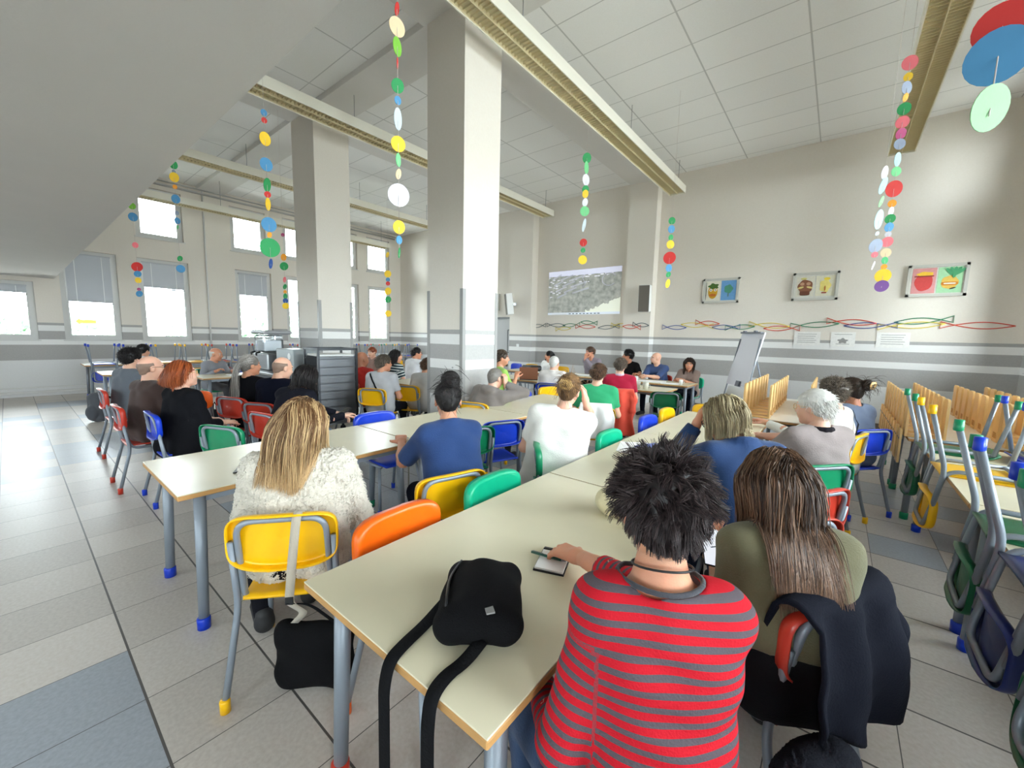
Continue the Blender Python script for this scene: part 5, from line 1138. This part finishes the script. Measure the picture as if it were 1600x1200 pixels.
t25, o25 = person('person with a long grey ponytail in black, in front of the drinks counter', h25, 30, 6, 0, lean=2, top=('tee', (16, 16, 22)), legs=(24, 24, 30), hair=('ponytail', 'grey', .5), q=1, seat=.435, tone=1)
sit_chair('red', o25, 24, 'red chair of the person with the ponytail')
h26 = onz(442, 577, 1.13)
t26, o26 = person('man with cropped thinning hair in a navy sweater', h26, 32, 8, -14, lean=8, top=('long', (18, 22, 40)), legs=(24, 26, 36), hair=('fringe', 'thin'), q=1, seat=.435, tone=2, fat=1.14)
sit_chair('red', o26, 26, 'red chair of the man in the navy sweater')
h27 = onz(479, 592, 1.08)
t27, o27 = person('dark curly-haired woman in dark clothes and light jeans bending over her phone', h27, 22, -6, -28, lean=20, rh=h27+np.array([.22, .26, -.38]), lh=h27+np.array([.12, .30, -.40]), top=('long', (30, 30, 40)), legs=(136, 164, 198), legyaw=-30, hair=('bob', 'black', .20), q=1, fem=True, seat=.435, tone=2)
sit_chair('red', o27, 12, 'red chair of the woman bending over her phone, with an orange foot')
h28 = onz(566, 563, 1.12)
t28, o28 = person('bald man in a red shirt', h28, 22, 6, -4, lean=8, top=('tee', (176, 40, 32)), legs=(26, 28, 36), hair=('bald', 'short'), tone=3, seat=.435, fat=1.06, q=1)
sit_chair('red', o28, 18, 'red chair of the bald man in the red shirt')
def p29x(c): strap(c, [(-.13, -.04, .46), (-.02, -.14, .30), (.12, -.11, .06)], .024, (26, 26, 30), 'cross_body_strap')
h29 = onz(600, 569, 1.12)
t29, o29 = person('man in a light grey T-shirt, sunglasses on his head, dark strap across his back', h29, 26, -8, -2, lean=6, top=('tee', (178, 178, 182)), legs=(40, 42, 52), hair=('short', 'gbrown'), glasses='head', q=1, seat=.435, extra=p29x, tone=1, fat=1.05)
sit_chair('yellow', o29, 26, 'yellow chair of the man in the light grey T-shirt')
h30 = onz(619, 558, 1.12)
person('dark-haired woman in a dark top with white stripes, beyond the grey T-shirt', h30, 4, -16, -4, lean=6, top=('tee', (40, 58, 66)), stripes=(.05, .62, (206, 210, 208)), legs=(26, 30, 44), hair=('bob', 'black', .2), fem=True)
h31 = onz(651, 553, 1.14)
person('man with glasses in a white shirt, left of the big column', h31, 8, -34, -4, lean=8, top=('shirt', (228, 228, 232)), legs=(40, 42, 52), hair=('short', 'black'), glasses='dark', tone=1)
h32 = onz(668, 573, 1.06)
t32, o32 = person('person in a pale grey sweatshirt, head hidden by the big column', h32, 16, 10, -10, lean=16, top=('long', (190, 188, 186)), legs=(30, 34, 52), hair=('short', 'brown'), q=1, fat=1.05)
sit_chair('yellow', o32, 24, 'yellow chair of the person in the pale grey sweatshirt', dx=-.12)
h33 = onz(581, 551, 1.10)
person('person with reddish hair facing the room behind the bald man in red', h33, 190, 200, -10, lean=10, top=('tee', (150, 120, 110)), hair=('short', 'red'), tone=2)
# --- middle: hoodie, lime shirt, bearded man
h12 = onz(774, 593, 1.035)
t12, o12 = person('grey-cropped man in a grey hoodie leaning on the table, hand at his ear', h12, 8, -4, -10, lean=20, side=8, rh=h12+np.array([.125, .045, -.05]), rdir=(-.15, .05, .95), rn=(-.95, -.1, .1), rcurl=.8, rpole=(1.0, .2, -1.1), top=('hoodie', (120, 112, 108)), legs=(36, 38, 46), hair=('buzz', 'grey'), q=1, seat=.435, tone=2, fat=1.05, lh=None)
sit_chair('yellow', o12, 14, 'yellow chair of the man in the grey hoodie')
h14 = onz(784, 561, 1.215)
t14, o14 = person('bearded man in a lime green shirt, in profile, reaching to the laptop', h14, -22, -46, -2, lean=16, rh=onz(806, 590, .95), top=('tee', (150, 190, 92)), legs=(30, 30, 36), hair=('short', 'short'), beard=True, tone=1, q=1)
sit_chair('darkgreen', o14, -10, 'green chair of the bearded man in lime green')
h10 = onz(934, 586, 1.13)
t10, o10 = person('man in a green T-shirt, a white jacket hanging on his chair', h10, 28, 22, -4, lean=6, top=('tee', (44, 146, 98)), legs=(60, 64, 80), hair=('short', 'brown'), q=1, seat=.435, fat=1.1, tone=2)
sit_chair('yellow', o10, 26, 'yellow chair under the white jacket')
h11 = onz(969, 573, 1.14)
t11, o11 = person('grey-haired person in a crimson top with a checked collar, a coral jacket on the chair', h11, 26, 22, -4, lean=6, top=('polo', (158, 22, 52)), collar=(196, 170, 186), legs=(60, 64, 80), hair=('short', 'gbrown'), q=1, seat=.435, fat=1.08, tone=2)
sit_chair('orange', o11, 24, 'chair under the coral jacket')
# --- the speakers
YP = 8.42
def pan(px, py): p = ony(px, py, YP); p[2] = min(max(p[2], 1.04), 1.26); return p
q15 = pan(858, 557)
person('dark-haired man in a white T-shirt behind the projector, looking to one side', q15, 180, 122, 4, lean=4, top=('tee', (232, 232, 232)), legs=(30, 32, 42), hair=('short', 'black'), beard=True, tone=1, q=1)
h15 = onz(866, 569, 1.10)
t15, o15 = person('white-haired person in a white shirt seen from behind beside the laptop table', h15, 18, 10, -4, lean=10, top=('shirt', (216, 210, 206)), legs=(22, 24, 36), hair=('buzz', 'white'), q=1, tone=2)
sit_chair('blue', o15, 18, 'blue chair of the white-haired person')
q16 = pan(922, 551)
person('man in a grey shirt with his hand over his mouth, behind the middle table', q16, 178, 150, -8, lean=12, rh=q16+np.array([-.03, -.16, -.13]), rdir=(.1, .2, .9), rn=(0, .95, .2), rcurl=.8, rpole=(-.5, -.6, -1), lh=None, top=('shirt', (138, 128, 138)), legs=(34, 36, 44), hair=('short', 'brown'), tone=1, q=1, group=None)
q17 = pan(981, 557)
person('man with dark wavy hair in a black T-shirt, turned aside', q17, 180, 120, 0, lean=6, lh=q17+np.array([.35, -.35, -.34]), top=('tee', (20, 20, 22)), legs=(30, 32, 40), hair=('curly', 'black'), tone=3, q=1)
q18 = pan(1025, 561)
person('bald man in a blue shirt, forearms folded on the speakers\' table', q18, 172, 128, -2, lean=14, rh=q18+np.array([-.10, -.40, -.33]), lh=q18+np.array([-.02, -.40, -.33]), rcurl=1., lcurl=1., top=('shirt', (62, 80, 122)), legs=(26, 28, 40), hair=('bald', 'short'), beard=True, tone=2, q=1, fat=1.1, sleeve_l=.9, sleeve_r=.9)
q19 = pan(1077, 570)
t19, o19 = person('woman with brown hair in a taupe top, writing at the table end', q19, 176, 194, -10, lean=8, rh=q19+np.array([-.12, -.33, -.29]), lh=q19+np.array([.02, -.34, -.29]), top=('tee', (146, 126, 118)), legs=(26, 30, 44), hair=('mid', 'dark', .26), fem=True, tone=1, q=1, sleeve_l=.8, sleeve_r=.8)
chair('teal', o19[0], o19[1], D(174), 'chair of the woman in the taupe top')
chair('red', q18[0]+.05, q18[1]+.08, D(178), 'red chair behind the bald man in the blue shirt')
# ---------------------------------------------------------------- things on tables, chairs and floor
def cloth_sheet(fn, nu, nv, th, name, col, parent, seed=0, amp=.008):
    P = np.array([[fn(u, v) for v in np.linspace(0, 1, nv)] for u in np.linspace(-1, 1, nu)])
    n = wob(P.reshape(-1, 3), 28, seed)*amp+wob(P.reshape(-1, 3), 55, seed+2)*amp*.4; P[:, :, 1] += n.reshape(nu, nv)
    return MB().sheet(P, th).obj(name, cloth(col), parent)
def hung_jacket(root, lab, col, wtop, wbot, back, front, sl=True, seed=0, cat='jacket', skew=0, gather=0, xo=0, sides=(-1, 1)):
    """jacket laid over the back of the chair `root`"""
    t = thing('jacket', lab, cat, root.location, root.rotation_euler[2])
    def fn(u, v):
        L_ = front+back+.1
        s_ = v*L_
        if s_ < front: y, z, w_ = -.17+.02*(1-s_/front), .81-(front-s_), wtop*(.9+.1*s_/front)
        elif s_ < front+.1: a = (s_-front)/.1*PI; y, z, w_ = -.215+.045*math.cos(a), .815+.03*math.sin(a), wtop
        else:
            q = (s_-front-.1)/back; y, z, w_ = -.265-.045*math.sin(q*2), .81-back*q*(1-.12*abs(u)*gather)-.04*u*skew*q*4, wtop+(wbot-wtop)*q
        return (xo+u*w_/2*(1+.08*math.sin(v*9+seed))+skew*.06*max(0, .81-z), y-.018*math.cos(u*7+seed)*(1 if s_ > front+.1 else 0), z)
    cloth_sheet(fn, 26, 34, .012, 'jacket_body', col, t, seed)
    if sl:
        for sx in sides:
            p = [(xo+sx*wtop*.44, -.22, .80), (xo+sx*(wtop*.48+.01), -.255, .69), (xo+sx*(wtop*.48), -.275, .54), (xo+sx*(wtop*.48-.02), -.27, .43)]
            sd = SDF().cap(p[0], p[1], .042, .048, .03).cap(p[1], p[2], .048, .042, .03).cap(p[2], p[3], .042, .036, .03); V, F = sd.mesh(.011, lambda X: wob(X, 40, seed)*.006); link('sleeve', mesh_np('sleeve', V, F, True, [cloth(col)]), t)
    return t
hung_jacket(c2, 'dark navy jacket hanging over the red chair of the long-haired woman', (26, 28, 40), .43, .47, .38, .10, True, 1, skew=.3, gather=1.0, xo=.0, sides=(1,))
for o in list(bpy.data.objects):
    l = o.get('label', '')
    if l == 'yellow chair under the white jacket': hung_jacket(o, 'white jacket hung over the yellow chair of the man in green', (230, 228, 224), .36, .42, .34, .05, False, 3)
    if l == 'chair under the coral jacket': hung_jacket(o, 'coral red jacket hanging from the chair of the person in crimson', (224, 84, 66), .40, .46, .62, .05, True, 5)
# black shoulder bag on the near table, strap hanging over the edge
t = thing('shoulder_bag', 'black shoulder bag lying on the near table, its strap hanging over the edge', 'bag', (-.735, .80, .75), D(-52))
s_ = SDF(); s_.ell((0, 0, .05), (.145, .105, .055), .02); 
for sx in (-1, 1): s_.cap((sx*.105, -.07, .045), (sx*.105, .07, .045), .045, k=.015); s_.cap((-.10, sx*.07, .045), (.10, sx*.07, .045), .045, k=.015)
s_.cap((-.06, 0, .07), (.07, 0, .07), .055, k=.04); s_.P.append(('p', np.array([0, 0, .003]), np.array([0, 0, -1.]), 0, 0, 0, True)) if False else None
V, F = s_.mesh(.006, lambda X: wob(X, 34, 2)*.004); V[:, 2] = np.maximum(V[:, 2], .001)
M_BAG = cloth((20, 20, 23), .3, 260); bd = link('bag_body', mesh_np('bag_body', V, F, True, [M_BAG]), t)
MB().tube(fillet([(-.12, -.075, .09), (-.02, -.098, .095), (.10, -.085, .09)], .05), .004, 6).obj('zip', mat('zip_black', (34, 34, 38), .3), bd)
MB().box((.118, .03, .100), (.035, .022, .004), rz=.3).obj('label_patch', mat('patch_grey', (150, 150, 150), .5), bd)
for x in (-.02, -.10): MB().tube([(x+.008*math.cos(a), -.085, .07+.008*math.sin(a)) for a in np.linspace(0, 2*PI, 10)[:-1]], .0022, 6, closed=True).obj('ring', M_STEEL, bd)
def band(pts, w_, name, col, parent, up=(0, 0, 1), th=.003, rad=.05):
    P = np.array(fillet(pts, rad, 8)); T = np.gradient(P, axis=0); T /= np.linalg.norm(T, axis=1, keepdims=True)+1e-9
    if callable(up): S = np.array([up(p) for p in P])
    else: S = np.cross(T, np.array(up, float))
    S /= np.linalg.norm(S, axis=1, keepdims=True)+1e-9
    return MB().sheet(np.stack([P-S*w_/2, P, P+S*w_/2], 1), th).obj(name, cloth(col), parent)
Ri = Matrix.Rotation(-D(-52), 3, 'Z')
lc = lambda x, y, z: tuple(Ri @ (Vector((x, y, z))-Vector((-.735, .80, .75))))
sx_ = Ri @ Vector((1, .15, 0))
band([lc(-.80, .72, .80), lc(-.815, .66, .757), lc(-.80, .58, .757), lc(-.785, .525, .756), lc(-.78, .505, .70), lc(-.775, .50, .45), lc(-.74, .505, .20), lc(-.68, .505, .12), lc(-.625, .505, .22), lc(-.62, .505, .45), lc(-.62, .507, .70), lc(-.63, .525, .756), lc(-.645, .58, .757), lc(-.64, .64, .757), lc(-.63, .69, .79)], .036, 'strap', (24, 24, 27), t, up=lambda p: sx_, rad=.03)
# black bag hanging by its strap from the yellow chair
t = thing('handbag', 'black bag on the floor, its pale strap looped over the yellow chair back', 'bag', (-1.66, .74, 0), D(40))
s_ = SDF()
for sx in (-1, 1):
    for z in (.05, .24): s_.cap((sx*.12, -.0, z), (sx*.125, .0, z+.02), .046, k=.03)
s_.cap((-.12, 0, .06), (.12, 0, .06), .048, k=.04).cap((-.12, 0, .25), (.12, 0, .25), .038, k=.04); s_.ell((0, 0, .15), (.165, .055, .14), .04)
V, F = s_.mesh(.008, lambda X: wob(X, 30, 1)*.005); V[:, 2] = np.maximum(V[:, 2], .002); link('bag_body', mesh_np('bag_body', V, F, True, [M_BAG]), t)
c7m = c7.matrix_basis.copy(); c7w = Matrix.Translation(c7.location) @ Matrix.Rotation(c7.rotation_euler[2], 4, 'Z'); inv = (Matrix.Translation(t.location) @ Matrix.Rotation(t.rotation_euler[2], 4, 'Z')).inverted()
cl_ = lambda x, y, z: tuple(inv @ (c7w @ Vector((x, y, z))))
rr_ = inv.to_3x3() @ (c7w.to_3x3() @ Vector((1, 0, 0)))
band([cl_(.075, -.19, .60), cl_(.07, -.20, .78), cl_(.068, -.225, .825), cl_(.066, -.262, .80), cl_(.05, -.285, .62), cl_(.035, -.29, .46), (-.03, -.02, .36), (-.10, 0, .28)], .034, 'strap', (176, 166, 150), t, up=lambda p: rr_, rad=.03)
band([cl_(.035, -.296, .46), (-.01, -.02, .40), (.10, 0, .29)], .018, 'strap_end', (26, 26, 28), t, up=lambda p: rr_)
MB().box(cl_(.037, -.292, .47), (.03, .008, .03)).obj('buckle', M_BLACK, t)
# backpack
t = thing('backpack', 'dark grey backpack standing on the floor by the white table end', 'backpack', (-9.35, .83, 0), D(30))
s_ = SDF()
for sx in (-1, 1): s_.cap((sx*.09, 0, .09), (sx*.075, 0, .40), .075, .065, .05)
s_.cap((0, 0, .09), (0, 0, .41), .085, .08, .05).ell((0, -.085, .17), (.11, .045, .11), .02); V, F = s_.mesh(.012, lambda X: wob(X, 22, 4)*.005); V[:, 2] = np.maximum(V[:, 2], .002); link('bag_body', mesh_np('bag_body', V, F, True, [cloth((74, 76, 82))]), t)
for sx in (-1, 1): MB().tube(fillet([(sx*.06, .08, .42), (sx*.12, .2, .36), (sx*.13, .19, .12), (sx*.1, .09, .06)], .08), .016, 8).obj('shoulder_strap', cloth((40, 42, 46)), t)
MB().tube(fillet([(-.04, .05, .44), (-.04, .05, .50), (.04, .05, .50), (.04, .05, .44)], .03), .008, 8).obj('handle', cloth((40, 42, 46)), t)
def soft_bag(lab, x, y, w_, d_, h_, col, seed=1, rz=0, z=0):
    t = thing('handbag', lab, 'bag', (x, y, z), rz); s_ = SDF().ell((0, 0, h_*.45), (w_/2, d_/2, h_*.5), .02).cap((-w_*.3, 0, h_*.2), (w_*.3, 0, h_*.2), d_*.45, k=.04); V, F = s_.mesh(max(.007, h_/22), lambda X: wob(X, 7/h_, seed)*.006); V[:, 2] = np.maximum(V[:, 2], .002); link('bag_body', mesh_np('bag_body', V, F, True, [cloth(col)]), t)
    MB().tube([(-w_*.25, 0, h_*.85), (-w_*.2, 0, h_*1.25), (0, 0, h_*1.4), (w_*.2, 0, h_*1.25), (w_*.25, 0, h_*.85)], .007, 8).obj('handle', cloth(col), t); return t
soft_bag('dark bag on the floor by the old man\'s table legs', -7.9, 2.05, .34, .2, .26, (28, 28, 32))
soft_bag('small green bag between the two yellow chairs', -4.95, 3.02, .16, .1, .2, (40, 180, 130), 3)
# pale pouch with toggles beside the spiky-haired woman
t = thing('drawstring_pouch', 'pale canvas pouch with brown toggles half hidden by the spiky hair', 'pouch', (-.70, 1.70, .75), D(20))
s_ = SDF().ell((0, 0, .07), (.12, .075, .075), .02).cap((-.06, 0, .04), (.06, 0, .04), .045, k=.04); V, F = s_.mesh(.008, lambda X: wob(X, 40, 4)*.005); V[:, 2] = np.maximum(V[:, 2], .002); link('pouch_body', mesh_np('pouch_body', V, F, True, [cloth((206, 196, 160))]), t)
for i, y in enumerate((-.115, -.125)):
    MB().tube([(.02, -.05, .06), (.06-.02*i, -.09, .03), (.07-.04*i, y, .012)], .002, 6).obj('cord', cloth((150, 130, 90)), t); MB().lathe([(.006, 0), (.012, .004), (.012, .02), (.006, .024)], (.07-.04*i, y-.008, .002), 12).obj('toggle', mat('toggle_wood', (150, 100, 50), .4), t)
# notebook and pen under the hand
t = thing('notebook', 'small white notebook lying open under the striped woman\'s hand', 'notebook', (-.725, 1.165, .75), D(20))
MB().box((0, 0, .003), (.108, .155, .006), bev=.001).obj('cover', M_BLACK, t); MB().box((.0, -.028, .0095), (.10, .09, .006)).box((.0, .038, .0085), (.10, .034, .004)).obj('pages', mat('white_paper', (250, 250, 250), .6), t); MB().box((0, .07, .0085), (.10, .012, .004)).obj('spiral_strip', mat('zip_black', (34, 34, 38), .3), t)
T = Matrix.Translation((-.735, 1.155, .7705)) @ Matrix.Rotation(D(10), 4, 'Z')
t = thing('pen', 'dark green pen lying across the notebook', 'pen', (-.735, 1.155, .7705), D(12)); MB().tube([(-.07, 0, 0), (.045, 0, 0)], .0048, 10).obj('barrel', mat('pen_green', (22, 84, 72), .3), t); MB().tube([(.045, 0, 0), (.062, 0, 0)], .0048, 10, r2=.001).obj('tip', M_STEEL, t); MB().box((-.045, 0, .006), (.04, .003, .002)).obj('clip', M_STEEL, t)
def phone(x, y, z, rot, lab, on=True):
    t = thing('smartphone', lab, 'phone', (x, y, z)); t.rotation_euler = rot
    MB().box((0, 0, 0), (.074, .152, .008), bev=.003).obj('phone_body', M_BLACK, t); m = mat('phone_screen_on' if on else 'phone_screen_off', (226, 230, 238) if on else (20, 22, 26), .2)
    if on: m.node_tree.nodes['Principled BSDF'].inputs['Emission Color'].default_value = (.85, .9, 1, 1); m.node_tree.nodes['Principled BSDF'].inputs['Emission Strength'].default_value = .5
    sc_ = MB().box((0, 0, .0045), (.068, .145, .001)).obj('screen', m, t)
    if on: b = MB(); b.box((.005, .0, .0053), (.03, .004, .0004), rz=.4); b.box((0, .068, .0053), (.024, .005, .0004)); b.obj('screen_marks', mat('screen_grey', (120, 130, 140), .6), sc_)
    return t
phone(-.285, 1.53, .815, (D(32), D(8), D(28)), 'bright smartphone in the hands of the long-haired woman')
phone(-2.62, .80, .7545, (0, 0, D(60)), 'dark smartphone on the near table beside the white sweater', False)
phone(h27[0]+.2, h27[1]+.28, h27[2]-.34, (D(20), 0, D(10)), 'smartphone held by the woman bending down', False)
def sheets(x, y, z, lab, w_=.21, d_=.297, rz=0, n=3, name='papers'):
    t = thing(name, lab, 'papers', (x, y, z), rz)
    for i in range(n): MB().box((.012*i*(-1)**i, .01*i, .0012+.002*i), (w_, d_, .0016), rz=.09*i*(-1)**i).obj('sheet', mat('white_paper', (250, 250, 250), .6), t)
    return t
sheets(-1.10, 2.84, .75, 'white and blue papers by the elbow of the white T-shirt woman', rz=.4)
MB_ = MB().box((0, 0, .0045), (.15, .21, .008), rz=-.4).obj('notepad_cover', mat('pad_blue', (96, 110, 170), .5)); MB_.location = (-1.0, 2.92, .758); MB_.name = 'notepad'; tag(MB_, 'thin blue notepad lying on the papers', 'notepad')
sheets(-2.75, 7.72, .75, 'white papers in front of the bald man in blue', .5, .3, rz=.1); sheets(-2.35, 7.62, .75, 'notes in front of the woman in the taupe top', .3, .21, rz=.2); sheets(-4.3, 7.8, .75, 'papers in front of the man with his hand on his mouth', .5, .3); sheets(-5.2, 7.7, .75, 'white papers beside the projector', .3, .4)
sheets(-3.3, 7.95, .75, 'yellowish folder papers at the joint of the speakers\' tables', .4, .3, rz=-.1)
sheets(-8.4, 2.5, .75, 'dark-edged papers in front of the old man', .3, .2)
def cup(x, y, z, lab, r_=.035, h_=.09, col=(232, 232, 228), g=None):
    t = thing('cup', lab, 'cup', (x, y, z), 0, g); b = MB().lathe([(r_*.75, 0), (r_, h_), (r_-.003, h_), (r_*.75-.003, .004)], n=18); b.obj('cup_body', mat('cup_%d' % col[0], col, .4), t); MB().tube([(r_-.001, 0, h_*.75), (r_+.02, 0, h_*.7), (r_+.02, 0, h_*.35), (r_*.85, 0, h_*.25)], .004, 8).obj('handle', mat('cup_%d' % col[0], col, .4), t)
cup(-2.16, 7.6, .75, 'white cup near the end of the speakers\' table'); cup(-3.0, 7.62, .75, 'white cup before the man in black'); cup(-2.5, 6.42, .75, 'first pale cup on the small table', .05, .12, (206, 204, 190)); cup(-2.36, 6.40, .75, 'second pale cup on the small table, nearer its end', .05, .12, (206, 204, 190))
t = thing('cable_coil', 'coil of white cable on the small table before the speakers', 'cable', (-2.66, 6.42, .75)); MB().tube([(.11*math.cos(a)*(1+.1*math.sin(3*a)), .06+.02*math.sin(a), .09+.075*math.sin(a)) for a in np.linspace(0, 4*PI, 50)], .010, 8).obj('cable', M_WHITE, t); MB().box((0, .06, .02), (.14, .06, .04), bev=.008).obj('plug_block', M_WHITE, t)
# laptop, projector
t = thing('laptop', 'open laptop with a brown lid on the table before the projector', 'laptop', (-4.5, 6.12, .75), D(215))
MB().box((0, .0, .009), (.34, .24, .016), bev=.004).obj('base', M_BLACK, t); T = Matrix.Rotation(-.30, 4, 'X'); l = MB().box((0, .155, .13), (.34, .01, .235), bev=.003, T=Matrix.Rotation(-.25, 4, 'X')).obj('lid', mat('lid_brown', (140, 92, 68), .4), t)
MB().box((0, 0, .0175), (.29, .12, .002)).obj('keyboard', mat('keys', (40, 40, 44), .5), t)
t = thing('projector', 'black projector on the speakers\' table', 'projector', (-5.62, 7.75, .75), D(-20))
MB().box((0, 0, .07), (.42, .32, .12), bev=.03).obj('housing', mat('projector_black', (34, 34, 38), .45), t); MB().tube([(-.1, .15, .07), (-.1, .19, .07)], .045, 18).obj('lens', M_STEEL, t); MB().box((.1, -.163, .07), (.14, .005, .06)).obj('vent', mat('vent_grey', (90, 90, 94), .5), t)
for sx in (-1, 1): MB().lathe([(.02, 0), (.02, .015)], (sx*.16, .1, 0), 10).obj('foot', M_BLACK, t)
# keys with a strap on the table corner
t = thing('key_bunch', 'bunch of metal keys at the table corner, a thin strap hanging down', 'keys', (-2.46, 1.80, .75), 0)
for i in range(6): a = i*1.05; MB().box((.035*math.cos(a), .035*math.sin(a), .006+.004*i), (.05, .012, .002), rz=a).tube([(.06*math.cos(a)+.009*math.cos(q), .06*math.sin(a)+.009*math.sin(q), .006+.004*i) for q in np.linspace(0, 2*PI, 10)[:-1]], .002, 6, closed=True).obj('key', M_STEEL, t)
MB().tube([(.014*math.cos(q), .014*math.sin(q), .02) for q in np.linspace(0, 2*PI, 14)[:-1]], .002, 6, closed=True).obj('key_ring', M_STEEL, t)
band([(.01, -.01, .02), (.05, -.01, .022), (.068, -.012, .015), (.072, -.014, -.05), (.072, -.02, -.40)], .012, 'strap', (150, 146, 130), t, up=(1, .0, .3))
# dark knitted garment at the bottom edge
t = thing('knitted_jacket', 'charcoal knitted garment bunched up on the floor behind the chair with the dark jacket', 'clothing', (.055, 1.235, .0), D(20))
s_ = SDF().ell((0, 0, .22), (.10, .09, .24), .05).cap((-.05, -.02, .40), (.05, .03, .46), .06, k=.05).cap((-.05, .03, .08), (.05, -.03, .1), .075, k=.05); V, F = s_.mesh(.007, lambda X: wob(X, 26, 1)*.012+.003*np.sin(X[:, 0]*420)*np.sin(X[:, 2]*300)); V[:, 2] = np.maximum(V[:, 2], .002); link('knit', mesh_np('knit', V, F, True, [cloth((44, 46, 54), .5, 240)]), t)
# ---------------------------------------------------------------- serving counter, drinks dispenser, tray trolley
t = thing('serving_counter', 'steel serving counter in front of the small column', 'counter', (-7.15, 2.85, 0))
MB().box((0, 0, .44), (1.7, .6, .80), bev=.01).obj('cabinet', mat('counter_grey', (104, 108, 114), .4, metal=.6), t); MB().box((0, 0, .87), (1.78, .68, .05), bev=.012).obj('worktop', M_STEEL, t)
for x in (-.42, .42): MB().box((x, -.305, .45), (.78, .02, .66), bev=.006).obj('door', mat('counter_door', (120, 124, 130), .4, metal=.6), t)
t = thing('control_cabinet', 'grey steel cabinet with a round white sticker on the counter', 'cabinet', (-6.75, 2.88, .895)); MB().box((0, 0, .19), (.62, .36, .38), bev=.01).obj('cabinet', mat('box_grey', (150, 156, 158), .45, metal=.3), t); MB().disc((.17, -.183, .27), .05, .004, (0, 1, 0)).obj('sticker', M_WHITE, t)
t = thing('juice_dispenser', 'drinks dispenser with a clear tank and grey lid on the counter', 'dispenser', (-7.6, 2.85, .895))
MB().box((0, 0, .14), (.62, .4, .28), bev=.02).obj('base', M_STEEL, t); MB().box((-.08, -.02, .44), (.42, .32, .3), bev=.03).obj('tank', glass('clear_tank', (.93, .95, .96)), t); MB().box((-.08, -.02, .40), (.38, .28, .2), bev=.02).obj('tank_back', mat('pale_plastic', (226, 230, 234), .3), t); MB().box((-.02, 0, .63), (.66, .44, .07), bev=.03).obj('lid', mat('lid_grey', (150, 150, 152), .4), t)
for x in (-.2, 0.02): MB().tube([(x, -.2, .3), (x, -.26, .28), (x, -.26, .24)], .016, 8).obj('tap', M_BLACK, t)
for i, x in enumerate((-7.2+.0, -7.06)):
    tag(MB().lathe([(.05, 0), (.055, .12), (.055, .34), (.05, .36)], (x, 2.9, .895), 16).obj('steel_canister', M_STEEL), ['steel canister next to the dispenser', 'steel canister next to the grey cabinet'][i], 'canister')
t = thing('tray_trolley', 'dark tray trolley with slanting rails in front of the small column', 'trolley', (-5.85, 2.98, 0), D(-6))
b = MB()
for sx in (-1, 1):
    for sy in (-1, 1): b.box((sx*.27, sy*.27, .68), (.03, .03, 1.28))
b.box((0, -.27, 1.31), (.57, .03, .03)).box((0, .27, 1.31), (.57, .03, .03)).box((-.27, 0, 1.31), (.03, .55, .03)).box((.27, 0, 1.31), (.03, .55, .03)); b.obj('frame', mat('trolley_dark', (64, 66, 70), .4, metal=.5), t)
for sx in (-1, 1):
    b = MB().box((sx*.262, 0, .71), (.006, .5, .98))
    for i in range(9): b.box((sx*.25, 0, .25+i*.115), (.03, .54, .02))
    b.obj('rail_side', mat('rail_steel', (110, 112, 116), .4, metal=.7), t)
for i in range(5): MB().box((0, 0, .27+i*.115), (.46, .5, .018), bev=.008).obj('tray', mat('tray_dark', (44, 42, 44), .5), t)
MB().box((0, 0, 1.22), (.48, .5, .03), bev=.01).obj('top_tray', M_WHITE, t)
for sx in (-1, 1):
    for sy in (-1, 1): MB().tube([(sx*.27-.012, sy*.27, .04), (sx*.27+.012, sy*.27, .04)], .04, 14).obj('castor', M_BLACK, t)
